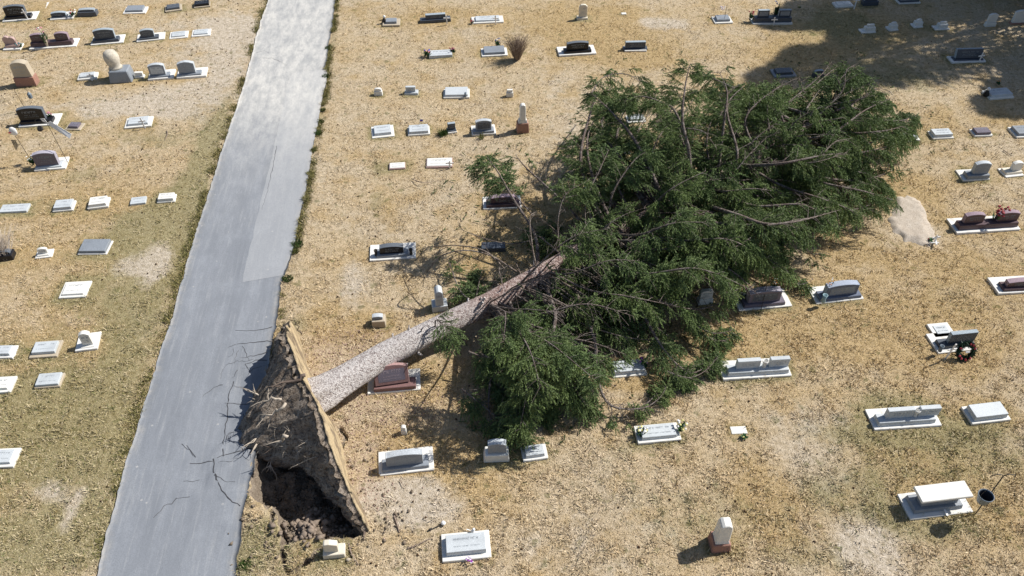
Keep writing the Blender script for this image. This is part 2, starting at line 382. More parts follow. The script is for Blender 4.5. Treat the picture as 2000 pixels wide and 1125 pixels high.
def lawn_colour(m, p):
    """shared by the sod and the blades growing on it"""
    n1 = m.noise(p, .30, 5, .6); n2 = m.noise(p, 1.3, 4, .65); n3 = m.noise(p, 6.5, 4, .72); n4 = m.noise(p, .8, 3, .5)
    thr = lambda a, lo, hi, k: m.ramp(m.math('ADD', m.attr(a), m.math('MULTIPLY', m.math('SUBTRACT', n2, .5), k)), [(lo, 0.0), (hi, 1.0)])
    straw = m.mix(m.ramp(n1, [(.40, 0.0), (.60, 1.0)]), (.60, .48, .32), (.60, .455, .265))
    straw = m.mix(m.ramp(n4, [(.50, 0.0), (.66, .8)]), straw, (.53, .37, .165))
    straw = m.mix(m.ramp(n2, [(.52, 0.0), (.70, .7)]), straw, (.65, .545, .385))
    col = m.mix(m.math('MULTIPLY', thr('gold', .20, .68, 1.2), .85), straw, m.mix(n3, (.60, .415, .165), (.39, .25, .08)))
    col = m.mix(m.math('MULTIPLY', thr('olive', .25, .75, 1.2), .8), col, m.mix(n3, (.36, .30, .11), (.17, .16, .05)))
    col = m.mix(m.math('MULTIPLY', thr('bare', .35, .85, 1.5), .9), col, m.mix(n3, (.72, .63, .52), (.54, .45, .335)))
    col = m.mix(m.ramp(n3, [(.44, 0.0), (.66, .72)]), m.mix(.10, col, (1, 1, 1)), m.mix(.58, col, (.17, .125, .05)))
    n5 = m.noise(p, 2.6, 2, .5)
    col = m.mix(m.ramp(m.math('ADD', n5, m.math('MULTIPLY', n3, .25)), [(.76, 0.0), (.83, .55)]), col, (.15, .15, .055))
    return col
def ground_mat():
    m = NT('dry_lawn'); p = m.pos()
    col = lawn_colour(m, p)
    f = m.noise(p, 26, 3, .75)
    col = m.mix(m.ramp(f, [(.38, .55), (.55, 0.0)]), col, (.17, .125, .065))
    # specks: cones, needles and clods lying in the turf
    v = m.n('ShaderNodeTexVoronoi'); v.inputs['Scale'].default_value = 4.2; m.l(p, v.inputs['Vector'])
    col = m.mix(m.ramp(v.outputs['Distance'], [(.04, .6), (.09, 0.0)]), col, (.12, .08, .04))
    ch = m.noise(p, 14, 2, .5)
    col = m.mix(m.math('MULTIPLY', m.ramp(m.attr('chip'), [(.3, 0.0), (.8, 1.0)]), m.ramp(ch, [(.45, 0.0), (.6, .6)])), col, (.40, .28, .22))
    s1 = m.noise(p, 3.5, 6, .7); s2 = m.noise(p, 18, 4, .7)
    soil = m.mix(m.ramp(s1, [(.35, 0.0), (.68, 1.0)]), (.22, .175, .135), (.40, .335, .265)); soil = m.mix(m.ramp(s2, [(.4, .5), (.6, 0.0)]), soil, (.10, .08, .06))
    col = m.mix(m.ramp(m.attr('soil'), [(.25, 0.0), (.55, 1.0)]), col, soil)
    m.bump(m.math('ADD', f, m.math('MULTIPLY', s2, .6)), .8, .06)
    return m.done(col, .95, .1)
G_MAT = ground_mat()
tag(link('ground', gm, G_MAT), kind='structure')

# ------------------------------------------------------------------ road
Yr = np.concatenate([[-900, -400, -150, -50, -10, 4], np.arange(8, 46, .12), [50, 70, 110, 200, 400, 900]])
nu = 34
L_, R_ = roadL(Yr), roadR(Yr)
U = np.linspace(0, 1, nu)
RX = L_[:, None]*(1-U)+R_[:, None]*U; RY = np.repeat(Yr[:, None], nu, 1)
def road_z(X, Y):
    # frost-heaved and pushed up slabs beside the hole
    cx, cy = _w(470, 860); g = np.exp(-(((X-cx)/1.6)**2+((Y-cy)/3.0)**2))
    ridge = 1-np.abs(fbm(X*.9, Y*1.1, 3, 61)-.5)*2
    return .012+g*(.09*ridge**4-.015)+.006*(fbm(X*.5, Y*.3, 2, 71)-.5)
RZ = road_z(RX, RY)
Vr = np.stack([RX, RY, RZ], 2).reshape(-1, 3); nr = len(Yr)
ii = np.arange((nr-1)*(nu-1)); r_, c_ = ii//(nu-1), ii % (nu-1); a_ = r_*nu+c_
Fr = np.stack([a_, a_+1, a_+nu+1, a_+nu], 1)
# skirts: the broken edge of the asphalt
def skirt(V, idx, flip):
    n0 = len(V); S = V[idx].copy(); S[:, 2] -= .12; V = np.concatenate([V, S]); k = np.arange(len(idx)-1)
    F = np.stack([idx[:-1], idx[1:], n0+k+1, n0+k], 1)
    return V, (F[:, ::-1] if flip else F)
Vr, F1 = skirt(Vr, np.arange(nr)*nu, True); Vr, F2 = skirt(Vr, np.arange(nr)*nu+nu-1, False)
rm = np_mesh('road', Vr, np.concatenate([Fr, F1, F2]), True)
u_at = np.concatenate([np.tile(U, nr), np.zeros(nr), np.ones(nr)]); attr(rm, 'across', u_at)
dust = np.exp(-((Vr[:, 1]-41)/10.0)**2)+.5*np.exp(-((Vr[:, 1]-33)/4)**2); attr(rm, 'dust', dust)
RWs = None
def road_mat(name, base, dk, lt, dusty=True):
    m = NT(name); p = m.pos(obj=False)
    mp = m.n('ShaderNodeMapping'); mp.inputs['Rotation'].default_value = (0, 0, radians(4.3)*-1); m.l(p, mp.inputs[0]); q = mp.outputs[0]
    st = m.noise(q, 1.0, 5, .6, scl=(2.2, .16, 1)); st2 = m.noise(q, 1.0, 4, .7, scl=(9, .5, 1)); bl = m.noise(p, .8, 5, .6); gr = m.noise(p, 38, 4, .8)
    col = m.mix(m.ramp(st, [(.30, 0.0), (.72, 1.0)]), dk, base)
    col = m.mix(m.ramp(st2, [(.52, 0.0), (.72, .6)]), col, lt)
    col = m.mix(m.ramp(bl, [(.5, 0.0), (.75, .6)]), col, V3(base, 1.12))
    if dusty:
        dd = m.math('MULTIPLY', m.attr('dust'), m.ramp(m.noise(q, 1.0, 5, .6, scl=(1.3, .35, 1)), [(.3, 0.6), (.6, 1.0)]), clamp=True)
        col = m.mix(dd, col, (.64, .625, .59))
        e = m.attr('across'); ee = m.math('ABSOLUTE', m.math('SUBTRACT', e, .5))
        ef = m.math('MULTIPLY', m.ramp(ee, [(.42, 0.0), (.5, 1.0)]), m.ramp(m.noise(p, 2.2, 4, .7), [(.4, 0.0), (.65, .8)]))
        col = m.mix(ef, col, (.45, .42, .37))
        sp = m.n('ShaderNodeTexVoronoi'); sp.inputs['Scale'].default_value = 1.7; m.l(p, sp.inputs['Vector'])
        col = m.mix(m.ramp(sp.outputs['Distance'], [(.04, .6), (.075, 0.0)]), col, (.55, .54, .52))
    col = m.mix(m.ramp(gr, [(.36, .5), (.56, 0.0)]), col, V3(dk, .62))
    col = m.mix(m.ramp(m.noise(q, 1.0, 6, .7, scl=(3.2, 1.1, 1)), [(.36, .5), (.58, 0.0)]), col, V3(dk, .95))
    m.bump(gr, .35, .01); return m.done(col, .9, .2)
tag(link('road', rm, road_mat('old_asphalt', (.29, .31, .345), (.205, .222, .25), (.40, .41, .425))), kind='structure')
# newer strip of asphalt with its own seam
pl = [(572, 141), (560, 180), (543, 250), (528, 320), (512, 385), (497, 450), (482, 510), (473, 552)]
plw = np.array([_w(*q) for q in pl])[::-1]
Yp = np.arange(plw[0, 1], plw[-1, 1], .12); Lp = np.interp(Yp, plw[:, 1], plw[:, 0])+(vnoise(Yp*3, Yp*0, 2)-.5)*.05; Rp = roadR(Yp)-.02
n2 = 14; U2 = np.linspace(0, 1, n2)
PXx = Lp[:, None]*(1-U2)+Rp[:, None]*U2; PYy = np.repeat(Yp[:, None], n2, 1)+(U2*.35)[None, :]
PZ = road_z(PXx, PYy)+.006
ii = np.arange((len(Yp)-1)*(n2-1)); r_, c_ = ii//(n2-1), ii % (n2-1); a_ = r_*n2+c_
PVy = PYy.ravel(); pm = np_mesh('asphalt_patch', np.stack([PXx, PYy, PZ], 2).reshape(-1, 3), np.stack([a_, a_+1, a_+n2+1, a_+n2], 1), True)
attr(pm, 'dust', np.exp(-((PVy-41)/10.0)**2)+.5*np.exp(-((PVy-33)/4)**2)); attr(pm, 'across', np.tile(.35+.65*U2, len(Yp)))
tag(link('asphalt_patch', pm, road_mat('newer_asphalt', (.35, .365, .39), (.30, .315, .34), (.42, .43, .445))), kind='structure')
# open cracks
def crack_mesh(mb, pts, w0, w1):
    q = [P(*a) for a in pts]; fine = []
    for a, b in zip(q[:-1], q[1:]):
        n = max(2, int((b-a).length/.12))
        for k in range(n): fine.append(a.lerp(b, k/n)+Vector((rnd.uniform(-.03, .03), rnd.uniform(-.03, .03), 0)))
    fine.append(q[-1]); n = len(fine); vs = []; fs = []
    for i, p in enumerate(fine):
        d = (fine[min(i+1, n-1)]-fine[max(i-1, 0)]).normalized(); s = Vector((-d.y, d.x, 0)); t = i/(n-1)
        ww = (w0*(1-t)+w1*t)*rnd.uniform(.6, 1.3)/2
        for k in (-1, 1):
            v = p+s*ww*k; v.z = float(road_z(np.array([v.x]), np.array([v.y]))[0])+.007; vs.append(v)
    for i in range(n-1): fs.append((2*i, 2*i+2, 2*i+3, 2*i+1))
    mb.poly(vs, fs)
CK = MB()
for pts, a, b in [([(458, 745), (450, 770), (445, 800), (441, 835), (437, 870)], .025, .02), ([(434, 872), (437, 893)], .03, .02), ([(418, 900), (417, 925), (428, 945), (440, 965), (455, 983), (470, 990)], .03, .03),
    ([(497, 878), (480, 880), (465, 885), (440, 890), (425, 897)], .07, .02), ([(418, 902), (395, 905), (372, 907)], .02, .015), ([(385, 893), (372, 880), (365, 870)], .02, .01), ([(530, 640), (505, 645), (480, 648), (460, 646)], .03, .01),
    ([(528, 668), (505, 668), (480, 672), (463, 673)], .03, .01), ([(520, 690), (490, 697), (470, 700)], .03, .01), ([(520, 705), (500, 705), (480, 712), (490, 728)], .03, .01), ([(514, 790), (480, 790), (440, 790)], .02, .01),
    ([(500, 104), (516, 100), (526, 104)], .012, .01), ([(505, 114), (530, 114), (550, 122), (560, 128)], .014, .01), ([(541, 285), (533, 330), (522, 375), (512, 410)], .022, .01), ([(345, 975), (335, 985), (322, 990), (300, 1012)], .02, .01), ([(370, 972), (345, 975)], .012, .012), ([(360, 940), (375, 942), (390, 938)], .012, .008), ([(355, 868), (372, 880), (378, 892)], .012, .008), ([(484, 735), (495, 722), (512, 716)], .02, .01)]:
    crack_mesh(CK, pts, a, b)
for k in range(34):
    x = rnd.uniform(430, 512); y = rnd.uniform(625, 930); x -= max(0, (y-800))*.1; pts = [(x, y)]; a = rnd.choice([0, pi, pi/2+.25])+rnd.uniform(-.5, .5)
    for j in range(rnd.randint(2, 4)): a += rnd.uniform(-.6, .6); pts.append((pts[-1][0]+cos(a)*rnd.uniform(7, 16), pts[-1][1]+sin(a)*rnd.uniform(6, 14)))
    if max(p_[0] for p_ in pts) < 500: crack_mesh(CK, pts, rnd.uniform(.008, .018), .006)
tag(CK.build('pavement_cracks', plain('crack_shadow_soil', (.055, .055, .06), .95)), kind='structure')

# ------------------------------------------------------------------ monuments
PADS = []            # footprints, kept free of grass
def frame(FL, FR, depth=None, backy=None):
    a = P(*FL); b = P(*FR); d = b-a; W = d.length; yaw = math.atan2(d.y, d.x)
    nrm = Vector((-sin(yaw), cos(yaw), 0))
    if backy is not None:
        m = P((FL[0]+FR[0])/2, backy); depth = max(.12, (m-a).dot(nrm))
    c = (a+b)/2+nrm*depth/2
    PADS.append((c.x, c.y, yaw, W/2, depth/2))
    return c, yaw, W, depth
def top_prof(w, h, kind, zb=0.0):
    x = w/2; p = [(-x, zb), (x, zb)]
    if kind == 'flat': return p+[(x, h), (-x, h)]
    if kind == 'serp':
        s = h*.10+.015; n = 9
        return p+[(x, h-s)]+[(x*(.92-1.84*i/n), h-s+s*(1-abs(1-2*i/n)**2.2)) for i in range(n+1)]+[(-x, h-s)]
    if kind == 'round':
        s = min(w*.42, h*.5); n = 9
        return p+[(x*cos(pi*i/n), h-s+s*sin(pi*i/n)) for i in range(n+1)]
    if kind == 'peak': return p+[(x, h-.10), (x*.5, h-.03), (0, h), (-x*.5, h-.03), (-x, h-.10)]
    if kind == 'shoulder': return p+[(x, h*.86), (x*.78, h*.88), (x*.6, h*.97), (0, h), (-x*.6, h*.97), (-x*.78, h*.88), (-x, h*.86)]
    if kind == 'slope': return p+[(x, h*.80), (-x*.1, h), (-x*.75, h*.98), (-x, h*.9)]
    if kind == 'heart': # two joined hearts
        r = w*.29; q = []
        for i in range(11): a = pi*(-.25+1.05*i/10); q.append((w*.20+r*cos(a), h-r*1.0+r*sin(a)-.02))
        for i in range(11): a = pi*(.2+1.05*i/10); q.append((-w*.20+r*cos(a), h-r+r*sin(a)+.03))
        return [(-x*.8, zb), (x, zb), (x*1.05, h*.35)]+q+[(-x*.95, h*.35)]
def letters(parent, w, z0, z1, y, mat, rows, up=True, cx=0.0, hgt_=.05):
    """rows of small raised characters, too worn to read"""
    mb = MB(); hh = (z1-z0)
    for r, (fr, size, span) in enumerate(rows):
        zc = z0+hh*fr; x = cx-w*span/2; end = cx+w*span/2
        while x < end:
            cw = size*rnd.uniform(.45, .8)
            if rnd.random() > .12:
                for (a, b, c, d) in ([(0, .22, 0, 1), (0, 1, .8, 1)] if rnd.random() < .5 else [(0, .25, 0, 1), (.7, 1, 0, 1), (0, 1, .4, .6)]):
                    X0, X1 = x+a*cw, x+b*cw; Z0, Z1 = zc+(c-.5)*size, zc+(d-.5)*size
                    if up: mb.box(X0, X1, y-.003, y+.001, Z0, Z1)
                    else: mb.box(X0, X1, Z0, Z1, y, y+.003)
            x += cw+size*.22
    if len(mb.V) > 8*14: return mb.build('lettering', mat, parent)
def marker(lab, FL, FR, backy=None, depth=None, pad=None, mat='lgrey', h=.10, inset=(.12, .14), slant=0.0, text=True, cross=None, name='flat_grave_marker', grp='flat grave markers'):
    c, yaw, W, D = frame(FL, FR, depth, backy)
    root = empty(name, c, yaw, lab, 'grave marker', grp)
    if pad:
        MB().box(-W/2, W/2, -D/2, D/2, -.12, .05, .0, .02).build('concrete_pad', CONC if pad is True else STONE[pad], root, .012)
        iw, idp = W/2-W*inset[0], D/2-D*inset[1]; z0 = .05
    else: iw, idp, z0 = W/2, D/2, -.05
    mb = MB(); f = h*(1-slant)
    mb.poly([(-iw, -idp, z0), (iw, -idp, z0), (iw, idp, z0), (-iw, idp, z0), (-iw+.01, -idp+.012, z0+f), (iw-.01, -idp+.012, z0+f), (iw-.01, idp-.01, z0+h), (-iw+.01, idp-.01, z0+h)],
            [(3, 2, 1, 0), (4, 5, 6, 7), (0, 1, 5, 4), (1, 2, 6, 5), (2, 3, 7, 6), (3, 0, 4, 7)])
    o = mb.build('stone', STONE[mat], root, .008)
    if text and slant == 0:
        dk = mat in ('black', 'slate', 'dark', 'brown', 'blue')
        letters(root, iw*2, -idp, idp, z0+h, M_LETTER_L if dk else M_LETTER_D, [(.70, min(.085, idp*.3), .62), (.30, min(.035, idp*.14), .7)], up=False)
    root['top'] = z0+h
    return root
def upright(lab, FL, FR, depth, top, die=(-.35, .35), dt=.2, prof='serp', mat='grey', pad=True, base=None, bh=.2, bmat=None, dy=0.0, panel=None, text=True, taper=0.0, rough=False, name='headstone', grp='upright headstones', h=None, lean=0.0, lmat=None, rz=0.0):
    if dy == 0.0 and pad and h is None and depth > .6: dy = -.13; bh *= .62
    """die and base extents are fractions of the footprint width, counted from its centre"""
    c, yaw, W, D = frame(FL, FR, depth); root = empty(name, c, yaw, lab, 'headstone', grp)
    z0 = 0.0; base = base or (die[0]-.1, die[1]+.1)
    if pad: MB().box(-W/2, W/2, -D/2, D/2, -.12, .05, 0, .025).build('concrete_pad', CONC, root, .012); z0 = .05
    bd = min(D*.42, dt*.5+.10)
    if base:
        b = MB().box(W*base[0], W*base[1], dy-bd, dy+bd, z0-.03, z0+bh, .012 if not rough else .03, .0 if not rough else .03)
        b.build('base', STONE[bmat or mat], root, .015)
        z1 = z0+bh
    else: z1 = z0
    cx = W*(die[0]+die[1])/2; w = W*(die[1]-die[0])
    back = Vector((c.x, c.y, 0))+Vector((cos(yaw), sin(yaw), 0))*cx+Vector((-sin(yaw), cos(yaw), 0))*(dy+dt/2)
    H = h or max(.12, zfor(back.x, back.y, top)-z1)
    pf = top_prof(w, H, prof)
    d = MB().prism([(x*(1-taper*z/max(H, .01)), z) for x, z in pf], -dt/2, dt/2)
    o = d.build('tablet', STONE[mat], root, .01); o.location = (cx, dy, z1); o.rotation_euler = (lean, 0, rz)
    rock_tops(o, mat)
    if panel:
        pw = w*.78; p2 = MB().box(-pw/2, pw/2, -dt/2-.004, -dt/2+.002, H*.16, H*.78); p2.build('panel', STONE[panel], o)
    if text:
        dk = (panel or mat) in ('black', 'slate', 'dark', 'brown', 'blue', 'red', 'mauve')
        letters(o, w, 0, H, -dt/2-(.004 if panel else 0), lmat or (M_LETTER_L if dk else M_LETTER_D), [(.66, min(.1, H*.16), .6), (.42, .045, .5), (.28, .035, .55)])
    root['top'] = z1+H
    return root
def double(lab, FL, FR, depth, top, L=(-.40, -.08), R=(.10, .42), dt=.17, prof='flat', mat='lgrey', base=(-.44, .46), bh=.09, vase=True, prof2=None, dy=-.10, panel=None, vmat='white'):
    c, yaw, W, D = frame(FL, FR, depth); root = empty('companion_headstone', c, yaw, lab, 'headstone', 'two-tablet companion headstones')
    MB().box(-W/2, W/2, -D/2, D/2, -.12, .05, 0, .025).build('concrete_pad', CONC, root, .012)
    bd = min(D*.4, .19)
    MB().box(W*base[0], W*base[1], dy-bd, dy+bd, .02, .05+bh, .02).build('base', STONE[mat], root, .012)
    z1 = .05+bh
    back = Vector((c.x, c.y, 0))+Vector((-sin(yaw), cos(yaw), 0))*(dy+dt/2+.03); H = max(.36, zfor(back.x, back.y, top)-z1)
    for (a, b), pf in ((L, prof), (R, prof2 or prof)):
        w = W*(b-a); o = MB().prism(top_prof(w, H, pf), -dt/2, dt/2).build('tablet', STONE[mat], root, .01); o.location = (W*(a+b)/2, dy+.03, z1); rock_tops(o, mat)
        if panel: MB().box(-w*.38, w*.38, -dt/2-.004, -dt/2+.002, H*.2, H*.8).build('panel', STONE[panel], o)
        letters(o, w, 0, H, -dt/2-(.004 if panel else 0), M_LETTER_L if mat in ('brown', 'mauve', 'slate') else M_LETTER_D, [(.62, .05, .6), (.4, .035, .5)])
    if vase:
        v = MB(); v.lathe([(.06, 0), (.07, .05), (.05, .12), (.085, .22), (.10, .30), (.085, .31), (.06, .24), (.03, .2)], 14).build('vase', STONE[vmat], root, smooth=True).location = (W*(L[1]+R[0])/2, dy, z1-.002)
    root['top'] = z1+H; root['bz'] = z1
    return root

# ---- west of the road
marker('white flat slab between the black headstone and grey tablets at the far left corner', (64, 17.5), (90, 16), 5, mat='white', h=.05)
upright('large black headstone with curved top and white cross in front, far left corner', (5, 43.5), (70, 38.5), .9, 8, (-.38, .24), .22, 'serp', 'black', bh=.22, base=(-.44, .36))
upright('dark grey curved headstone beside the reddish flowers, back row at the far left', (98, 40), (143, 36.5), .8, 21, (-.44, .2), .2, 'serp', 'slate', base=(-.46, .24), bh=.06)
upright('low grey headstone with curved top right of the reddish flowers', (154, 33), (187, 31.5), .5, 17, (-.48, .46), .24, 'serp', 'dark', pad=False, base=None)
marker('weathered pale slab with a grey slanted marker, back row nearest the dusty patch', (240, 28), (284, 26.5), 15, pad=True, mat='grey', h=.14, slant=.3)
marker('small grey flat marker in the back row between a pale slab and a black marker', (323, 24.5), (356, 20), 11, pad='tan', mat='dark', h=.10)
marker('small black flat marker in the back row closest to the road', (379, 16.5), (411, 13), 5, pad='tan', mat='black', h=.12, inset=(.05, .1))
upright('pink granite headstone shaped like two joined hearts at the left edge', (6, 99), (40, 97), .6, 70, (-.42, .28), .16, 'heart', 'pink', bh=.14, base=(-.40, .42), text=False)
double('dark brown double headstone with a bouquet between two tablets, far left', (57, 97.5), (149, 91.5), .85, 62, (-.43, -.12), (.08, .36), .2, 'serp', 'brown', (-.47, .42), .2, vase=False)
upright('blue-grey headstone with a curved top in the second row from the back, west side', (177, 89.5), (241, 84), .85, 54, (-.34, .28), .2, 'serp', 'slate', bh=.22)
upright('grey headstone standing left on its wide white pad, near two small flat markers', (267, 83), (322, 77), .75, 55, (-.32, .16), .18, 'serp', 'dark', bh=.14, base=(-.4, .3))
marker('left of two small white flat markers in the second row near the road', (331, 77.5), (367, 74), 63, pad=True, mat='lgrey', h=.06)
marker('right of two small white flat markers in the second row near the road', (374, 73), (411, 70), 59, pad=True, mat='lgrey', h=.06)
upright('tall tapering grey-brown monument on a brown base at the left edge', (31, 170), (71, 168.5), .55, 115, (-.45, .45), .34, 'serp', 'tan', pad=False, base=(-.5, .5), bh=.42, bmat='sand', taper=.18)
marker('small white flat marker carrying a small cross, left of the tree-stump monument', (151, 157.5), (189, 154), 144, pad='white', mat='lgrey', h=.08)
upright('grey headstone with a pale framed panel, left of the matching pair', (289, 157), (339, 153), .8, 122, (-.40, .22), .2, 'serp', 'grey', panel='lgrey', bh=.12, base=(-.44, .36))
upright('grey headstone with dark engraved figure, right of the matching pair', (345, 153.5), (403, 149), .8, 117, (-.40, .16), .2, 'peak', 'grey', bh=.12, base=(-.42, .34))
upright('big shiny black headstone on a white pad below the tapering monument', (36, 249.5), (112, 244.5), .9, 206, (-.44, .22), .22, 'serp', 'black', bh=.22, base=(-.46, .38))
marker('small tan slab with a mauve stone, right of the big black headstone', (127, 254.5), (157, 255.5), 241, pad='tan', mat='mauve', h=.10, inset=(.18, .16))
marker('long white framed flat marker with a white cross lying over it', (243, 252), (296, 247), 231, pad='white', mat='lgrey', h=.10)
upright('brown-grey headstone with white edges between two hanging poles', (67, 335), (128, 329.5), .8, 293, (-.43, .30), .22, 'serp', 'mauve', bh=.10, base=(-.46, .4), bmat='lgrey')
marker('long grey flat marker at the left edge, first of its row of five', (-2, 417.5), (53, 414.5), 401, mat='lgrey', h=.12)
marker('second of five flat markers in the row, grey on a rough white pad', (103, 415), (143, 411.5), 395, pad='white', mat='lgrey', h=.12, inset=(.06, .07))
marker('middle of five flat markers in the row, white on a worn pad', (171, 409.5), (212, 404.5), 389, pad='white', mat='white', h=.12, inset=(.08, .08))
marker('small grey flat marker, fourth of five in its row', (254, 402), (285, 398.5), 387, mat='lgrey', h=.12)
marker('white flat marker, last of five in its row and nearest the road', (307, 397.5), (342, 395), 382, pad='white', mat='white', h=.12, inset=(.06, .08))
marker('long grey ribbed flat marker on a white pad beside the pale bare patch', (152, 498.5), (209, 498), 472, pad=True, mat='grey', h=.13, inset=(.04, .06), slant=.2)
upright('black heart-shaped low stone half hidden by dry stems at the left edge', (-12, 513), (26, 509), .5, 492, (-.45, .4), .2, 'round', 'black', pad=False, base=None, text=False)
upright('small white leaning tablet beside the dry bush at the left', (69, 507), (102, 503), .45, 482, (-.30, .26), .12, 'serp', 'white', bh=.05, pad=True, base=None)
marker('large square white slab with a pale marker lying alone in the lawn', (115, 584), (168, 581), 552, pad='white', mat='white', h=.06, inset=(.10, .12))
marker('flat grey marker cut off by the left edge, beside the leaning white tablet row', (-24, 701.5), (25, 700), 677, pad=True, mat='lgrey', h=.10)
marker('flat light grey marker on a weathered pad, left of the leaning white tablet', (57, 701), (112, 697), 668, pad='tan', mat='lgrey', h=.10, inset=(.08, .16))
upright('white rounded tablet leaning on its worn white footing near the road', (147, 687.5), (191, 682), .75, 645, (-.16, .30), .17, 'serp', 'white', bh=.05, base=None, text=True)
marker('plain pale grey flat slab below the leaning white tablet', (67, 760), (118, 756), 732, pad='tan', mat='lgrey', h=.08, inset=(.05, .06))
marker('white flat marker at the left edge, below the row with the leaning tablet', (-30, 770), (21, 767), 738, pad='white', mat='white', h=.08)
marker('white framed marker at the left edge, lowest on the west side', (-32, 916), (27, 913), 878, pad='white', mat='lgrey', h=.08)

# tree-stump monument
c, yaw, W, D = frame((211, 162), (260, 160), .8)
r = empty('tree_stump_monument', c, yaw, 'white and ochre tree-stump shaped monument on a rough grey block', 'monument')
b = MB().box(-.50, .5, -.4, .42, -.05, .52, .08, .06).build('base', STONE['grey'], r, .04)
mb = MB().lathe([(.40, .70), (.34, .82), (.30, .95), (.36, 1.15), (.40, 1.45), (.38, 1.72), (.30, 1.92), (.16, 2.02), (.02, 2.04)], 14)
o = mb.build('stump', STONE['stained'], r, smooth=True); o.scale = (.85, .85, .66); o.location = (-.14, .05, .03); o.rotation_euler = (-.05, -.08, 0)
upright('small plain white block behind the tree-stump monument', (262, 153), (281, 152.5), .3, 139, (-.4, .4), .14, 'flat', 'white', pad=False, base=(-.5, .5), bh=.06, text=False)

# ---- centre
marker('small tan framed marker with a bird figure at its corner, back row', (747, 51.5), (781, 50.5), 38, pad='tan', mat='grey', h=.12, inset=(.18, .2))
upright('dark grey two-panel headstone with a white cross in front, back row', (821, 48), (884, 43.5), .7, 25, (-.32, .30), .2, 'flat', 'slate', pad=False, base=(-.5, .46), bh=.12)
marker('white flat marker with a red flower and thin white cross, back row', (922, 47), (984, 44), 33, pad='white', mat='lgrey', h=.08)
marker('long grey raised marker flanked by red and pink flowers', (838, 113.5), (884, 111), 101, mat='lgrey', h=.16)
marker('grey slanted marker on a white pad beside the bare shrub', (941, 111.5), (992, 109), 95, pad=True, mat='grey', h=.16, inset=(.10, .12), slant=.3)
upright('polished black headstone on a broad white pad, upper middle', (1092, 110), (1165, 105.5), .85, 79, (-.28, .30), .2, 'serp', 'black', bh=.2, base=(-.36, .38))
upright('slate flat-topped headstone on a thin pale footing, right of the polished black one', (1220, 101), (1263, 100), .5, 79, (-.46, .46), .17, 'flat', 'slate', bh=.03, base=None)
upright('tall narrow tan tablet with a shouldered top, back row', (1127, 41), (1149, 40), .5, 7, (-.3, .42), .14, 'shoulder', 'cream', bh=.10, base=(-.48, .5), pad=False)
marker('tiny white marker stone alone in the golden grass', (1214, 29), (1224, 28.5), 25, mat='white', h=.08, text=False)
marker('small white slab with a grey marker and a lilac flower ball behind', (1396, 47), (1432, 45.5), 33, pad='white', mat='grey', h=.14, inset=(.14, .16), slant=.2)
double('blue-grey double headstone with dark flowers between tablets, back row at the edge of the shade', (1470, 48), (1548, 47), .75, 18, (-.38, -.10), (.14, .44), .17, 'flat', 'slate', (-.47, .48), .24, vase=False, panel='grey')
upright('tiny white rounded stone, leftmost of its sparse row', (731, 187), (747, 187), .25, 173, (-.45, .4), .12, 'round', 'white', pad=False, base=None, text=False)
upright('small lilac-grey tablet on a pale footing, second from the road in its row', (789, 187), (818, 186.5), .42, 167, (-.38, .28), .14, 'flat', 'lgrey', bh=.10, base=(-.48, .46), pad=False)
marker('white slanted marker with a metal vase at its right end', (866, 192.5), (917, 191.5), 175, pad='white', mat='lgrey', h=.14, inset=(.06, .08), slant=.3)
upright('tiny white stone at the right end of the sparse row', (989, 190), (1003, 189.5), .25, 178, (-.4, .4), .12, 'flat', 'white', pad=False, base=None, text=False)
marker('white slab framing a grey marker, first from the road in its row', (727, 271.5), (771, 267), 247, pad='white', mat='lgrey', h=.12, inset=(.12, .14))
marker('white slab marker crossed by a thin cross with a small flag behind', (797, 266), (840, 263), 248, pad='white', mat='lgrey', h=.12, inset=(.06, .08))
upright('small dark square headstone with a green plant at its left', (875, 261.5), (893, 259), .4, 238, (-.42, .40), .14, 'flat', 'slate', bh=.04, base=None)
upright('grey headstone with curved top standing left of the white obelisk', (922, 265), (969, 262), .7, 231, (-.33, .33), .18, 'serp', 'grey', bh=.16, base=(-.46, .44), bmat='grey', panel='dark')
marker('small pinkish flat marker nearest the road in its pair', (760, 332), (792, 330), 319, pad='pink', mat='white', h=.02, inset=(.04, .06))
marker('long pinkish flat marker with a white edge, above the fallen twig', (832, 328.5), (884, 327), 310, pad='pink', mat='white', h=.03, inset=(.03, .06))
upright('reddish brown headstone under the tip of a bare branch', (944, 410), (1019, 406.5), .75, 378, (-.30, .36), .22, 'serp', 'brown', bh=.2, base=(-.42, .46), panel=None)
upright('polished black headstone with two metal vases on a white pad', (722, 511), (813, 505), .85, 474, (-.27, .24), .22, 'serp', 'black', bh=.16, base=(-.35, .34), bmat='grey')
upright('slim grey pointed monument standing just above the fallen trunk', (845, 612), (876, 608), .5, 556, (-.26, .26), .34, 'peak', 'lgrey', pad=False, base=(-.5, .5), bh=.22, taper=.1)
upright('small grey headstone on a rough block near the root plate', (726, 641.5), (755, 640), .45, 611, (-.42, .30), .18, 'serp', 'grey', pad=False, base=(-.48, .46), bh=.26, bmat='tan')
r = upright('red granite headstone knocked askew beside the trunk', (718, 771), (822, 762), .85, 722, (-.34, .30), .2, 'serp', 'red', bh=.14, base=(-.38, .42), lean=-.5, text=True, h=.62, panel='mauve', lmat=M_LETTER_P, rz=.08, dy=-.20)
upright('grey headstone on a white pad below the trunk, with a tiny carved mark', (740, 931), (848, 918.5), .8, 877, (-.34, .32), .2, 'serp', 'grey', bh=.18, base=(-.44, .42), text=True)
upright('grey tablet on a rough white block at the lower end of the crown', (946, 909), (996, 907), .55, 856, (-.34, .38), .2, 'serp', 'grey', pad=False, base=(-.5, .5), bh=.30, bmat='white', rough=True)
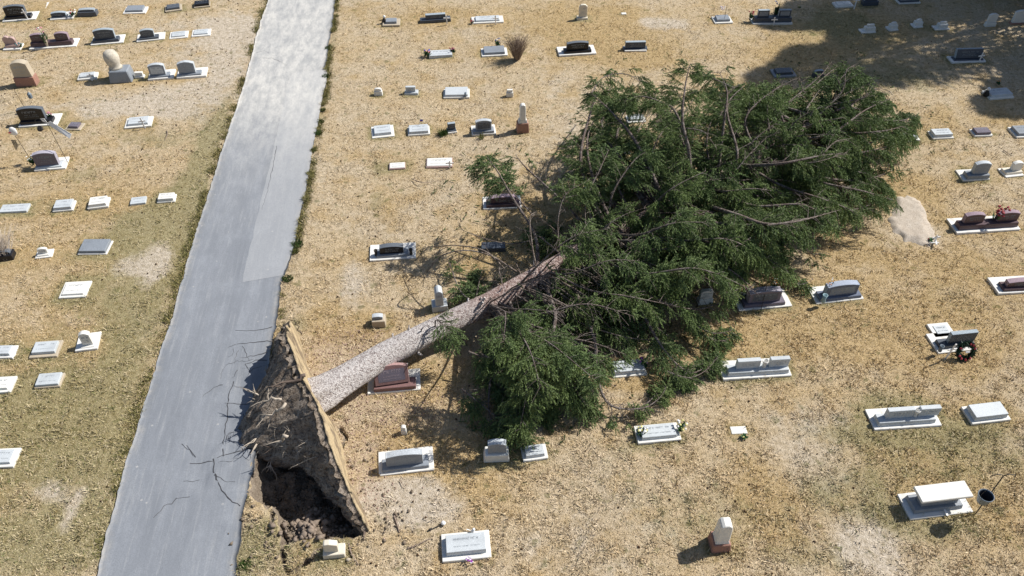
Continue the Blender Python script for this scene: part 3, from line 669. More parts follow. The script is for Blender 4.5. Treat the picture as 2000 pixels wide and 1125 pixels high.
marker('white slab marker partly under the lowest spruce branch', (1022, 902.5), (1071, 896), 870, pad='white', mat='lgrey', h=.12, inset=(.12, .14))
upright('tiny white stub stone in the needle-strewn grass', (783, 850), (795, 849.5), .18, 833, (-.4, .4), .12, 'round', 'white', pad=False, base=None, text=False)
marker('large white slab with a pale grey raised tablet at the bottom of the picture', (864, 1099), (960, 1089.5), 1040, pad='white', mat='lgrey', h=.17, inset=(.09, .17))
upright('small cream headstone at the near rim of the root hole', (631, 1095), (675, 1091), .42, 1053, (-.40, .22), .16, 'slope', 'cream', pad=False, base=(-.5, .5), bh=.16, text=False)
marker('white slab with a grey engraved tablet and yellow flowers at both ends', (1246, 868), (1331, 860), 829, pad='white', mat='lgrey', h=.12, inset=(.10, .14))
marker('small plain pale slab with a green plant in front', (1429, 848.5), (1461, 847), 832, mat='white', h=.06, text=False)
marker('pale marker under the crown edge with a purple flower beside it', (1197, 739), (1264, 733), 706, pad='white', mat='lgrey', h=.14, inset=(.05, .12))
upright('white tablet with a curved top standing in the edge of the crown', (1366, 597), (1391, 594), .3, 563, (-.48, .48), .14, 'serp', 'white', pad=False, base=None)
marker('dark green-grey marker half hidden behind the bare arching branches', (940, 492), (988, 491), 478, mat='slate', h=.2, text=False)
marker('pale slab seen through the branches high on the left of the crown', (1226, 241), (1262, 239), 226, pad='white', mat='lgrey', h=.1)
marker('tiny white marker seen through branches left of the crown middle', (1220, 303), (1232, 303), 295, mat='white', h=.1, text=False)
upright('narrow pale grey stone standing among the branches on the left of the crown', (1141, 391), (1154, 390), .3, 364, (-.45, .45), .14, 'flat', 'lgrey', pad=False, base=None, text=False)

def obelisk(lab, FL, FR, depth, top, bh, bmat, sw=.22, mat='white'):
    c, yaw, W, D = frame(FL, FR, depth); r = empty('obelisk', c, yaw, lab, 'monument', 'small obelisks on red blocks')
    MB().box(-W/2, W/2, -D/2, D/2, -.05, bh, .03, .01).build('base', STONE[bmat], r, .02)
    MB().box(-W*.36, W*.36, -D*.36, D*.36, bh-.001, bh+.14, .03).build('plinth', STONE[mat], r, .01)
    H = zfor(c.x, c.y, top)-bh-.14
    s = MB().poly([(x*sw/2, y*sw/2, 0) for x, y in ((-1, -1), (1, -1), (1, 1), (-1, 1))]+[(x*sw*.46, y*sw*.46, H*.80) for x, y in ((-1, -1), (1, -1), (1, 1), (-1, 1))]+[(x*sw*.40, y*sw*.44, H*.93) for x, y in ((-1, -1), (1, -1), (1, 1), (-1, 1))]+[(x*sw*.16, y*sw*.40, H) for x, y in ((-1, -1), (1, -1), (1, 1), (-1, 1))],
        [(3, 2, 1, 0)]+[(a+4*k, (a+1) % 4+4*k, (a+1) % 4+4*k+4, a+4*k+4) for k in range(3) for a in range(4)]+[(12, 13, 14, 15)])
    o = s.build('shaft', STONE[mat], r, .02); o.location = (0, 0, bh+.14)
    MB().box(-.05, .05, -sw*.46, -sw*.41, H*.4, H*.55).build('carved_shield', M_LETTER_L, o)
obelisk('white obelisk on a red sandstone block in the middle row', (1010, 260), (1034, 258), .42, 203, .42, 'sand', .26)
obelisk('white obelisk with a carved shield on a dark red block, bottom of the picture', (1389, 1081), (1427, 1079), .5, 1019, .32, 'sand', .34)

# ---- east
marker('white slab with a tall white cross at the top edge', (1633, 15), (1668, 13), 4, mat='white', pad='white', h=.06)
upright('dark slate headstone cut by the top edge of the picture', (1688, 12), (1715, 11), .5, -8, (-.46, .46), .16, 'flat', 'slate', pad=False, base=None)
marker('dark slate marker on a thin pad at the top edge', (1756, 8), (1798, 6), -6, mat='slate', pad=True, h=.16, inset=(.05, .06), slant=.4)
for k, (l, FL, FR, tp, dz, pf) in enumerate([('white square-topped tablet, first of four small ones in the shade', (1683, 66), (1711, 64), 46, (-.12, .38), 'flat'), ('small white rounded tablet, second of four in the shade', (1737, 61), (1755, 59.5), 44, (-.25, .35), 'round'),
     ('small white rounded tablet, third of four in the shade', (1785, 55), (1803, 53.5), 40, (-.2, .4), 'round'), ('white rounded tablet on a wider footing, last of four in the shade', (1826, 59.5), (1855, 58.5), 42, (-.15, .28), 'shoulder')]):
    upright(l, FL, FR, .45, tp, dz, .11, pf, 'white', base=None, text=False)
upright('tall white leaning tablet in the shade near the top right corner', (1926, 53), (1944, 52), .25, 25, (-.48, .48), .13, 'serp', 'white', pad=False, base=None, text=False)
upright('broad white tablet on a reddish footing at the top right corner', (1975, 49), (2008, 48), .35, 18, (-.42, .46), .16, 'serp', 'white', bmat='sand', base=(-.5, .5), bh=.06, pad=False, text=False)
upright('low dark slate headstone in the shade with a white cross in front', (1859, 123.5), (1926, 121.5), .6, 102, (-.36, .40), .2, 'flat', 'slate', bh=.05, base=(-.42, .45), lean=-.25, h=.45)
marker('dark flat marker on a grey pad in the shade above the crown', (1513, 152), (1556, 149.5), 135, pad='grey', mat='slate', h=.12, inset=(.12, .18))
upright('small dark rounded stone behind the highest twigs in the shade', (1590, 152), (1609, 151), .3, 135, (-.45, .45), .15, 'round', 'slate', pad=False, base=None, text=False)
marker('white slab with a pale blue marker and a figure at its left, below the shade', (1934, 195), (1981, 191), 175, pad='white', mat='lgrey', h=.12, inset=(.05, .12))
marker('white marker half covered by the right tip of the crown', (1762, 277), (1797, 275), 263, pad='white', mat='lgrey', h=.12)
marker('white flat marker right of the one touched by the crown tip', (1822, 272.5), (1863, 270.5), 256, pad='white', mat='lgrey', h=.14, inset=(.06, .1))
marker('mauve flat marker on a pale pad near the right edge', (1903, 267.5), (1939, 266), 253, pad='white', mat='mauve', h=.12, inset=(.1, .1))
marker('grey flat marker on a white pad cut off by the right edge', (1985, 270), (2024, 268), 248, pad='white', mat='grey', h=.12, inset=(.1, .1))
upright('grey-mauve headstone with curved top on a blue-grey block, right side', (1880, 354), (1933, 351.5), .7, 313, (-.16, .40), .2, 'serp', 'grey', bh=.28, base=(-.36, .47), bmat='grey')
upright('plain white tablet on a square footing at the right edge', (1964, 348), (2000, 344), .6, 313, (-.08, .42), .18, 'serp', 'white', bh=.1, base=(-.45, .48), bmat='cream', text=False)
double('purple-brown double headstone with a red bouquet between tablets, right edge', (1868, 457), (1993, 449.5), .85, 411, (-.38, -.08), (.14, .46), .2, 'serp', 'brown', (-.45, .48), .2, vase=False)
upright('dark reddish low headstone cut off by the right edge', (1949, 575), (2040, 570), .8, 541, (-.3, .4), .22, 'serp', 'brown', bh=.16, base=(-.38, .45))
upright('mauve-grey headstone on a white pad against the lower crown edge', (1443, 608.5), (1547, 599), .85, 559, (-.32, .28), .26, 'serp', 'mauve', bh=.2, base=(-.40, .38), panel='dark')
upright('blue-grey headstone with a framed panel and emblem, right of the crown', (1594, 595), (1687, 585), .8, 547, (-.30, .36), .24, 'serp', 'blue', bh=.18, base=(-.42, .46), panel='grey')
marker('white framed plaque lying flat in the lawn, above the leaning slate stone', (1826, 661), (1867, 657), 631, pad='white', mat='lgrey', h=.02, inset=(.18, .2))
upright('slate headstone leaning over a white pad behind a wreath and white cross', (1832, 692), (1908, 684), .85, 657, (-.20, .48), .15, 'flat', 'slate', bh=.12, base=(-.42, .48), h=.42, dy=-.1)
double('white and grey double headstone with a round vase, nearest the lower crown', (1412, 743), (1546, 735), .75, 705, (-.30, .04), (.18, .46), .15, 'flat', 'lgrey', (-.43, .47), .16)
double('white and grey double headstone with a dark-mouthed vase, between two flat slabs', (1707, 841), (1839, 832), .75, 799, (-.32, .08), (.16, .46), .15, 'flat', 'lgrey', (-.44, .42), .16)
marker('thick pale blue-white slab on a white pad at the right edge', (1898, 830), (1974, 821), 789, pad='white', mat='lgrey', h=.18, inset=(.08, .12), text=False)

# bench
c, yaw, W, D = frame((1777, 1016), (1900, 1001), .78)
r = empty('stone_bench', c, yaw, 'white stone bench standing on a white pad beside the hanging bucket', 'bench')
MB().box(-W/2, W/2, -D/2, D/2, -.12, .05, 0, .025).build('concrete_pad', CONC, r, .012)
MB().box(-W*.42, W*.36, -D*.34, D*.34, .05, .20, .02).build('base', STONE['grey'], r, .015)
MB().box(-W*.30, W*.28, -D*.2, D*.2, .20, .54, .03).build('pedestal', STONE['grey'], r, .01)
MB().box(-W*.39, W*.42, -D*.32, D*.32, .542, .63, .004).build('seat', STONE['white'], r, .015)
letters(r, W*.5, .25, .5, -D*.2-.0, M_LETTER_L, [(.5, .09, .8)])

# ------------------------------------------------------------------ small things left at the graves
def cross(lab, x, y, h=.45, yaw=.1, lean=(0, 0), wdt=.055, arm=.32, z=0.0):
    p = P(x, y, z); r = MB().box(-wdt/2, wdt/2, -.01, .01, -.02, h).build('cross', M_WHITE); 
    me = r.data; v = MB(); v.box(-wdt/2, wdt/2, -.012, .012, -.02, h); v.box(-arm/2, -wdt/2, -.012, .012, h*.62, h*.62+wdt); v.box(wdt/2, arm/2, -.012, .012, h*.62, h*.62+wdt)
    r.data = bpy.data.meshes.new('cross'); r.data.from_pydata(v.V, [], v.F); r.data.materials.append(M_WHITE); r.location = p; r.rotation_euler = (lean[0], lean[1], yaw)
    tag(r, lab, 'cross', 'small white crosses'); return r
for a in [('thin white cross in front of the large black headstone, far left corner', 55, 38, .6), ('small white cross on the flat marker left of the tree-stump monument', 180, 157, .35), ('white cross leaning over the long framed marker', 283, 250, .5),
          ('white cross in front of the dark two-panel headstone', 873, 47, .5), ('thin white cross beside the back row marker with the red flower', 968, 47, .5), ('white cross on the pinkish marker right end', 878, 328, .35), ('white cross at the foot of the double slate headstone', 1511, 49, .45),
          ('tall white cross by the slab at the top edge', 1668, 17, .7), ('white cross in front of the low dark slate headstone', 1912, 121, .5), ('white cross by the wreath on the leaning slate stone', 1846, 701, .75), ('white cross standing behind the fallen red granite headstone', 790, 722, .4),
          ('small white cross at the foot of the bare grave mound', 1825, 474, .35)]:
    cross(a[0], a[1], a[2], a[3], yaw=rnd.uniform(-.15, .25), lean=(rnd.uniform(-.1, .1), rnd.uniform(-.1, .1)))
cross('white cross blown flat onto the pad corner of the bench', 1850, 1006, .34, lean=(-1.45, 0), z=.08)
cross('white cross lying at the lower edge of the bare grave mound', 1816, 474, .3, lean=(1.3, .2), yaw=1.2, z=.05)

def bouquet(lab, x, y, cols, size=.22, h=.25, z=0.0, pot=None, green=True, name='flowers', n=9):
    p = P(x, y, z); r = empty(name, p, rnd.uniform(0, 6), lab, 'flowers', 'flowers left at the graves')
    if pot: MB().lathe([(.06, 0), (.08, h*.5), (.10, h*.62), (.085, h*.62), (.05, h*.3)], 10).build('pot', pot, r)
    hc = h
    if green:
        mb = MB()
        for k in range(26):
            a = rnd.uniform(0, 2*pi); q = size*rnd.uniform(.3, 1.15); zz = hc*rnd.uniform(.35, 1.0); 
            b = Vector((q*cos(a), q*sin(a), zz)); s = Vector((-sin(a), cos(a), .4))*.035
            mb.poly([Vector((0, 0, hc*.3)), b*.6+s, b, b*.6-s], [(0, 1, 2, 3)])
        mb.build('leaves', M_LEAFART, r)
    for ci, cn in enumerate(cols):
        mb = MB()
        for k in range(max(2, n//len(cols))):
            a = rnd.uniform(0, 2*pi); q = size*math.sqrt(rnd.random())*.8
            mb.blob((q*cos(a), q*sin(a), hc*rnd.uniform(.75, 1.15)), size*.19, 1, 1, .7, 6, 4, .3)
        mb.build(cn+'_blooms', PETAL[cn], r)
    return r
bouquet('red and white flowers between the two curved grey headstones, far left', 144, 33, ['red', 'white'], .22, .35, name='flowers')
bouquet('pink and green bouquet between the tablets of the brown double headstone', 94, 92, ['pink', 'white'], .22, .95, pot=STONE['tan'])
bouquet('dark teal flowers at the foot of the pink heart headstone', 40, 93, ['teal'], .2, .2)
bouquet('pink flowers behind the big black headstone', 99, 233, ['pink'], .18, .35)
bouquet('white flowers at the left of the brown-grey headstone', 67, 326, ['white'], .16, .5)
bouquet('red flowers at the left end of the back row marker', 922, 46, ['red'], .14, .15)
bouquet('red, pink and blue flowers at the left end of the raised grey marker', 834, 110, ['red', 'pink', 'blue'], .24, .3)
bouquet('red and pink flowers at the right end of the raised grey marker', 884, 104, ['red', 'pink'], .2, .25)
bouquet('blue and white flowers behind the marker beside the bare shrub', 972, 94, ['blue', 'white'], .16, .5)
bouquet('lilac flower ball on a stem behind the small white slab', 1409, 33, ['lilac', 'white'], .16, .5, n=14, green=False)
bouquet('red flowers behind the double slate headstone', 1466, 42, ['red'], .22, .5)
bouquet('dark foliage with white blooms between the slate tablets', 1512, 38, ['white', 'blue'], .2, 1.0, pot=M_IRON)
bouquet('yellow flower tuft at the end of the double slate headstone', 1560, 17, ['yellow'], .1, .15, n=4)
bouquet('single yellow flower lying in the lawn', 765, 126, ['yellow'], .1, .08, n=3, green=False)
bouquet('pink flowers behind the reddish brown headstone', 972, 386, ['pink', 'white'], .12, .5)
bouquet('yellow and white flowers at the left end of the engraved slab', 1252, 850, ['white', 'yellow'], .19, .32, n=14)
bouquet('yellow flowers at the right end of the engraved slab', 1328, 842, ['yellow', 'white'], .2, .32, n=14)
bouquet('green plant in front of the small plain slab', 1452, 855, ['yellow'], .13, .12, n=2)
bouquet('purple flowers beside the marker under the crown edge', 1254, 718, ['purple'], .17, .35, n=10)
bouquet('lilac and white flower ball at the foot of the large bottom slab', 918, 1098, ['white', 'lilac', 'purple'], .12, .12, n=18, green=False)
bouquet('red roses with a white ribbon between the purple-brown tablets', 1941, 439, ['red'], .30, .72, pot=STONE['brown'], n=14)
bouquet('orange and white flowers behind the mauve-grey headstone', 1505, 575, ['orange', 'white'], .14, .7)
bouquet('orange flower at the back corner of the blue-grey headstone', 1612, 580, ['orange', 'white'], .12, .8)
bouquet('dark red and white flowers in a white pail by the mauve-grey headstone', 1453, 582, ['red', 'white'], .17, .5, pot=M_WHITE)
bouquet('orange blooms in grass above the figure, right side', 1948, 166, ['orange'], .12, .2, n=4)
bouquet('faded greenery at the foot of the bare grave mound', 1818, 470, ['red'], .14, .1, n=1)
bouquet('pale pink flowers beside the reddish brown headstone back', 832, 248, ['pink'], .08, .1, n=2)

# wreath
p = P(1884, 706); r = empty('wreath', p, .1, 'dark green wreath with red flowers propped against the leaning slate stone', 'wreath')
mb = MB()
for k in range(700):
    a = rnd.uniform(0, 2*pi); R0 = .26+rnd.uniform(-.06, .06); q = Vector((R0*cos(a), 0, .36+R0*sin(a))); d = Vector((rnd.uniform(-1, 1), rnd.uniform(-.8, .8), rnd.uniform(-1, 1))).normalized()*.13; s = d.cross(Vector((0, 1, .3))).normalized()*.022
    mb.poly([q-s, q+d, q+s], [(0, 1, 2)])
mb.build('needles', plain('wreath_green', (.015, .045, .025), .6), r)
mb = MB()
for a in (.3, .8, 1.2, 3.6, 4.0, 4.6, 5.2, 2.6): mb.blob((.27*cos(a), -.07, .36+.27*sin(a)), .042, 1, .7, 1, 6, 4, .3)
mb.build('red_blooms', PETAL['red'], r)
MB().box(-.07, .07, -.10, -.08, .34, .39).build('white_ribbon', M_WHITE, r); r.rotation_euler = (-.45, 0, .15)

# metal vases
def vase(lab, x, y, z=.05, m=M_IRON, s=1.0):
    o = MB().lathe([(.05*s, 0), (.065*s, .05*s), (.045*s, .12*s), (.07*s, .26*s), (.055*s, .26*s), (.03*s, .12*s)], 12).build('vase', m, smooth=True); o.location = P(x, y, z)
    tag(o, lab, 'vase', 'grave vases')
vase('dark vase at the left end of the polished black headstone', 735, 499); vase('dark vase at the right end of the polished black headstone', 803, 497)
vase('metal vase at the right end of the white slanted marker', 909, 189, m=M_GALV, s=.8); vase('small metal vase on the left of the leaning slate stone', 1835, 686, .15, M_GALV)
vase('pale blue glass vase on the left of the blue-grey headstone', 1607, 590, .2, plain('blue_glass', (.25, .36, .40), .3), 1.3)

# shepherd hooks, hanging things
def hook(lab, x, y, top, lean, arms, wdt=.010):
    p = P(x, y); H = top; r = empty('hook_pole', p, 0, lab, 'pole', 'hooked poles at the graves')
    MB().tube([(0, 0, -.05), (lean[0]*.5, lean[1]*.5, H*.5), (lean[0], lean[1], H)], wdt, 6).build('pole', M_IRON, r)
    for a in arms:
        n = 9; sgn = a[0]; rr = a[1]
        pts = [Vector((lean[0]+sgn*rr*(1-cos(pi*k/n*1.15))*a[2], lean[1], H+rr*.6*sin(pi*k/n*1.15))) for k in range(n+1)]
        MB().tube(pts, wdt*.8, 5).build('hook', M_IRON, r)
    return p, r
p, r = hook('black double-hooked pole holding the bucket beside the bench', 1905, 1004, 1.45, (.25, .25), [(-1, .16, 1), (1, .16, 1)], .016)
bp = P(1923, 972, 1.0)
b = empty('bucket', (bp.x, bp.y, .82), .2, 'grey metal bucket hanging from the hooked pole by the bench', 'bucket')
MB().lathe([(.13, 0), (.19, .27), (.20, .28), (.20, .30), (.185, .30), (.18, .27), (.12, .015)], 24).build('pail', M_GALV, b, smooth=True)
MB().lathe([(.12, .016), (.178, .262), (.17, .262), (.112, .022)], 20).build('lining', M_INSIDE, b)
n = 10; MB().tube([(-.19*cos(pi*k/n), 0, .29+.38*sin(pi*k/n)) for k in range(n+1)], .007, 5).build('handle', M_IRON, b)
p, r = hook('iron hook pole behind the big black headstone', 52, 216, 1.0, (-.12, 0), [(1, .28, 1)])
o = MB().lathe([(.05, 0), (.09, .04), (.09, .22), (.04, .28), (.01, .32)], 8).build('lantern', M_GALV); o.location = P(52, 216)+Vector((.45, 0, .62)); tag(o, 'grey lantern hanging behind the big black headstone', 'lantern', 'grave lanterns')
p, r = hook('leaning iron pole on the left of the brown-grey headstone', 67, 322, 1.75, (-.35, .15), [(-1, .16, 1)])
o = MB().blob((0, 0, 0), .16, 1, .5, 1.2, 9, 6, .08).build('white_ornament', M_WHITE, smooth=True); o.location = p+Vector((-.25, .1, 1.55)); tag(o, 'white and red oval ornament on top of the leaning iron pole', 'ornament')
MB().lathe([(.05, 0), (.06, .02), (.01, .04)], 8).build('red_trim', PETAL['red'], o).location = (-.1, -.08, -.02)
ch = MB()
for k in range(5): ch.tube([(-.08+.04*k, 0, 0), (-.08+.04*k, 0, -.5+.05*k)], .013, 5)
o = ch.build('wind_chime', M_IRON); o.location = p+Vector((-.42, .1, 1.15)); tag(o, 'dark tube wind chime hanging from the left leaning pole', 'wind chime')
p, r = hook('iron pole with a white pinwheel on the right of the brown-grey headstone', 133, 318, 1.75, (-.35, .35), [(-1, .22, 1)])
o = MB().lathe([(.02, 0), (.11, .05), (.12, .12), (.06, .22), (.01, .26)], 8).build('lantern', M_IRON); o.location = p+Vector((-.72, .35, 1.30)); tag(o, 'small dark lantern hanging from the pole with the white pinwheel', 'lantern', 'grave lanterns')
mb = MB(); mb.poly([(0, 0, 0), (.16, -.02, .12), (1.0, -.35, -.28), (.92, -.45, -.42), (.2, -.1, -.14)], [(0, 4, 3, 2, 1)]); mb.poly([(0, 0.02, 0.01), (-.1, .1, .16), (-.3, .15, .12), (-.2, .1, 0)], [(0, 1, 2, 3)])
o = mb.build('windsock', M_WHITE); sol = o.modifiers.new('thick', 'SOLIDIFY'); sol.thickness = .012; o.location = p+Vector((-.33, .33, 1.68)); tag(o, 'white streamer blowing from the top of the right leaning pole', 'streamer')
p, r = hook('thin iron stake behind the small white slab', 1414, 42, .9, (0, 0), []); p, r = hook('thin leaning iron stake in front of the mauve-grey headstone', 1486, 606, .9, (.1, .35), [])
# figures, flags
def figure(lab, x, y, s=.35, col=M_IRON, head=M_WHITE, name='garden_figurine', cat='figurine'):
    r = empty(name, P(x, y), rnd.uniform(0, 1), lab, cat)
    MB().lathe([(.10*s/.35, 0), (.12*s/.35, s*.15), (.07*s/.35, s*.5), (.05*s/.35, s*.7)], 8).build('body', col, r, smooth=True)
    MB().blob((.02, 0, s*.82), s*.2, 1, 1, 1, 8, 6, .05).build('head', head, r, smooth=True)
    MB().poly([(-.02, -.02, s*.6), (-.28*s/.35, .06, s*.42), (-.25*s/.35, .1, s*.3), (-.02, .04, s*.3)], [(0, 1, 2, 3)]).build('wing', col, r)
figure('dark bird figurine at the corner of the small tan framed marker', 751, 44, .38); figure('dark and white bird figurine left of the pale blue marker', 1925, 187, .42)
figure('small white stone dove on the back edge of the large bottom slab', 924, 1041, .22, M_WHITE)
mb = MB(); mb.tube([(0, 0, 0), (.03, .02, .42)], .006, 5); o = mb.build('small_flag', M_WHITE); o.location = P(820, 250); tag(o, 'small flag on a stick behind the slab with the thin cross', 'flag', 'small flags')
MB().poly([(.025, .02, .42), (.16, .05, .40), (.15, .05, .30), (.02, .02, .32)], [(0, 1, 2, 3)]).build('cloth', PETAL['blue'], o); MB().poly([(.03, .0, .36), (.12, .02, .35), (.11, .02, .31), (.03, .0, .32)], [(0, 1, 2, 3)]).build('stripe', PETAL['red'], o)
# solar light knocked over near the bottom
r = empty('solar_light', P(848, 1033), .3, 'broken white garden light lying on the bare ground', 'garden light')
MB().tube([(-.05, 0, .03), (.2, .05, .03)], .012, 6).build('stake', M_IRON, r); MB().blob((.27, .06, .06), .07, 1, 1, .8, 8, 6, .1).build('globe', M_WHITE, r, smooth=True); MB().blob((-.1, 0, .04), .05, 1.4, .7, .6, 6, 4, .3).build('cap', M_IRON, r)
o = MB().blob((0, 0, 0), .06, 1.2, .8, .5, 7, 5, .2).build('stone_chunk', STONE['tan']); o.location = P(681, 1093, .03); tag(o, 'small tan stone lying right of the cream headstone', 'stone')

# ------------------------------------------------------------------ the bare grave mound
gp = [(1770, 378), (1790, 383), (1806, 400), (1810, 425), (1822, 450), (1830, 470), (1812, 476), (1785, 474), (1762, 470), (1745, 452), (1733, 430), (1737, 408), (1750, 385)]
gw = [_w(*q) for q in gp]; xs = [q[0] for q in gw]; ys = [q[1] for q in gw]
mx, my = np.meshgrid(np.arange(min(xs)-.4, max(xs)+.4, .07), np.arange(min(ys)-.4, max(ys)+.4, .07)); sh = mx.shape; mx = mx.ravel(); my = my.ravel()
wx = mx+(fbm(mx*3, my*3, 3, 2)-.5)*.45; wy = my+(fbm(mx*3, my*3, 3, 4)-.5)*.45
d = poly_sd(wx, wy, gw); mz = np.where(d > -.05, -.05+np.clip((d+.05)/.3, 0, 1)*.14+(fbm(mx*4, my*4, 3, 6)-.5)*.05*np.clip(d*5, 0, 1), -.12)
nxm = sh[1]; ii = np.arange((sh[0]-1)*(nxm-1)); r_, c_ = ii//(nxm-1), ii % (nxm-1); a_ = r_*nxm+c_
m = NT('pale_grave_soil'); p = m.pos(); a = m.noise(p, 5, 5, .7); b = m.noise(p, 30, 3, .7)
col = m.mix(m.ramp(a, [(.35, 0.0), (.7, 1.0)]), (.46, .395, .325), (.56, .50, .43)); col = m.mix(m.ramp(b, [(.36, .7), (.48, 0.0)]), col, (.24, .19, .14)); m.bump(b, .6, .03)
SOILP = m.done(col, .95, .1)
tag(link('grave_mound', np_mesh('grave_mound', np.stack([mx, my, mz], 1), np.stack([a_, a_+1, a_+nxm+1, a_+nxm], 1), True), SOILP), 'low mound of bare pale soil beside the right side of the crown', 'grave mound')

put_zones(gm, *GXY)
# ------------------------------------------------------------------ fallen spruce
B0 = Vector((-5.62, 15.12, .72))
tr_pts = [P(604, 782, .66), B0, P(752, 694, .72), P(860, 638, .8), P(952, 594, 1.0), P(1095, 512, 1.4), P(1230, 440, 1.8), P(1337, 381, 2.1), P(1440, 325, 2.4), P(1540, 272, 2.7), P(1600, 228, 3.0), P(1640, 180, 3.4), P(1662, 138, 3.9)]
tr_len = [0]
for a, b in zip(tr_pts[:-1], tr_pts[1:]): tr_len.append(tr_len[-1]+(b-a).length)
TL = tr_len[-1]
def trunk_at(t):
    s = t*TL
    for i in range(len(tr_len)-1):
        if s <= tr_len[i+1] or i == len(tr_len)-2:
            f = (s-tr_len[i])/(tr_len[i+1]-tr_len[i]); return tr_pts[i].lerp(tr_pts[i+1], f), (tr_pts[i+1]-tr_pts[i]).normalized()
def trunk_r(t): return .405*(1-t)**.7+.02+.13*math.exp(-(t*TL/.85)**1.3)-.10*max(0, min(1, (t-.35)*5))*(1-t)
TREE = empty('fallen_spruce', (B0.x, B0.y, 0), 0, 'huge uprooted spruce lying from the root hole across the graves', 'tree')
def tloc(v): return Vector(v)-Vector((B0.x, B0.y, 0))
def bark_mat(name, c1, c2, c3, sc=14):
    m = NT(name); p = m.pos(); n1 = m.noise(p, sc, 4, .75); n2 = m.noise(p, 1.3, 4, .6); n3 = m.noise(p, 34, 2, .7)
    col = m.mix(m.ramp(n1, [(.40, 0.0), (.56, 1.0)]), c1, c2); col = m.mix(m.ramp(n2, [(.48, 0.0), (.66, .8)]), col, c3); col = m.mix(m.ramp(n3, [(.36, .8), (.46, 0.0)]), col, V3(c1, .5))
    m.bump(m.math('ADD', n1, n3), 1.0, .05); return m.done(col, .9, .15)
m = NT('spruce_bark'); p = m.pos(); n1 = m.noise(p, 13, 4, .75); n3 = m.noise(p, 30, 2, .7); n2 = m.noise(p, 1.1, 4, .6)
pale = m.mix(m.ramp(n1, [(.38, 0.0), (.52, 1.0)]), (.30, .25, .24), (.66, .62, .60)); rust = m.mix(m.ramp(n1, [(.42, 0.0), (.58, 1.0)]), (.24, .15, .13), (.60, .49, .45))
al = m.attr('along'); f = m.ramp(m.math('ADD', al, m.math('MULTIPLY', m.math('SUBTRACT', n2, .5), .25)), [(.17, 0.0), (.28, 1.0)])
col = m.mix(f, pale, rust); col = m.mix(m.ramp(n3, [(.36, .85), (.45, 0.0)]), col, (.07, .045, .04)); m.bump(m.math('ADD', n1, n3), 1.0, .05)
BARK = m.done(col, .9, .15)
NS = 90; NA = 28; TV = []; al_ = []
for i in range(NS+1):
    t = i/NS; c, d = trunk_at(t); up = Vector((0, 0, 1)); s = d.cross(up).normalized(); u = s.cross(d)
    for k in range(NA):
        a = 2*pi*k/NA; rr = trunk_r(t)*(1+.05*sin(3*a+1+t*5)+.22*math.exp(-t*TL/.9)*sin(5*a+2)+.03*sin(7*a+t*40)+rnd.uniform(-.02, .02))
        TV.append(tloc(c+(s*cos(a)+u*sin(a))*rr)); al_.append(t)
Ft = [(i*NA+k, i*NA+(k+1) % NA, (i+1)*NA+(k+1) % NA, (i+1)*NA+k) for i in range(NS) for k in range(NA)]
tm = np_mesh('trunk', [tuple(v) for v in TV], Ft, True); attr(tm, 'along', al_); link('trunk', tm, BARK, TREE)
for k in range(26):      # snapped branch stubs on the lower trunk
    t = rnd.uniform(.13, .46); c, d = trunk_at(t); a = rnd.uniform(-1.2, 2.9); s_ = d.cross(Vector((0, 0, 1))).normalized(); u_ = s_.cross(d); q = s_*cos(a)+u_*sin(a)
    L = rnd.uniform(.08, .30); r_0 = rnd.uniform(.02, .045); p_ = c+q*trunk_r(t)*.9
    MB().tube([tloc(p_), tloc(p_+q*L*.5), tloc(p_+q*L+d*L*.3)], [r_0*1.3, r_0, r_0*.7], 6).build('branch_stub', BARK, TREE)
# ---- root plate: disc of soil standing on edge, grass still on its trunk side
dl = Vector((.426, -.905, 0)); nT = Vector((.905, .426, 0)); TAU = radians(11)
PCc = Vector((-5.54, 14.72, .0)); vU = (Vector((0, 0, 1))*cos(TAU)-nT*sin(TAU)); nTt = nT*cos(TAU)+Vector((0, 0, 1))*sin(TAU)
def plate_edge(th):
    a = 3.95; top = 1.70; bot = -.95; n = .05*sin(3*th+1)+.05*sin(7*th)+.04*sin(13*th+2)+.03*sin(29*th)+.03*sin(47*th+1)+.03*sin(71*th)
    cu = cos(th); su = sin(th)
    v = top*(abs(su)**1.15) if su > 0 else bot*abs(su)
    # higher near the trunk (far half), long low tail towards the camera
    if su > 0: v *= (1.0-.12*cu)
    return a*cu*(1+n*.3), v*(1+n)
NR_, NTH = 40, 220
def plate(side, extra=0.0):
    V = []; F = []
    for i in range(NR_+1):
        q = i/NR_
        for k in range(NTH):
            th = 2*pi*k/NTH; eu, ev = plate_edge(th); u, v = eu*q, ev*q
            uu, vv = np.array([u*1.0]), np.array([v*1.0])
            if side > 0:   # soil side
                n_ = float(fbm(uu*1.7+3, vv*1.7+5, 4, 77)[0]-.5); n2_ = float(fbm(uu*6, vv*6, 3, 78)[0]-.5)
                bulge = 1.55*math.exp(-(((u+.55)/1.45)**2+((v-.30)/1.05)**2))
                thin = 1/(1+math.exp((u-.7)*3)); off = -(.12+(.62+.40*thin+bulge+n_*(.35+.6*thin))*(1-q**2.4)+n2_*.30+float(fbm(uu*14, vv*14, 2, 80)[0]-.5)*.16)
            else:
                n_ = float(fbm(uu*2, vv*2, 3, 79)[0]-.5); off = .05+n_*.10*(1-q)+extra
            V.append(tloc(PCc+dl*u+vU*v+nTt*(off+.05*sin(u*1.3+.6)+.15*float(fbm(np.array([u*.9+7]), np.array([v*.5]), 3, 91)[0]-.5)+.04*max(0, v-.8)*sin(u*3))))
    for i in range(NR_):
        for k in range(NTH):
            a0 = i*NTH+k; a1 = i*NTH+(k+1) % NTH
            f = (a0, a1, a1+NTH, a0+NTH); F.append(f if side < 0 else f[::-1])
    return V, F
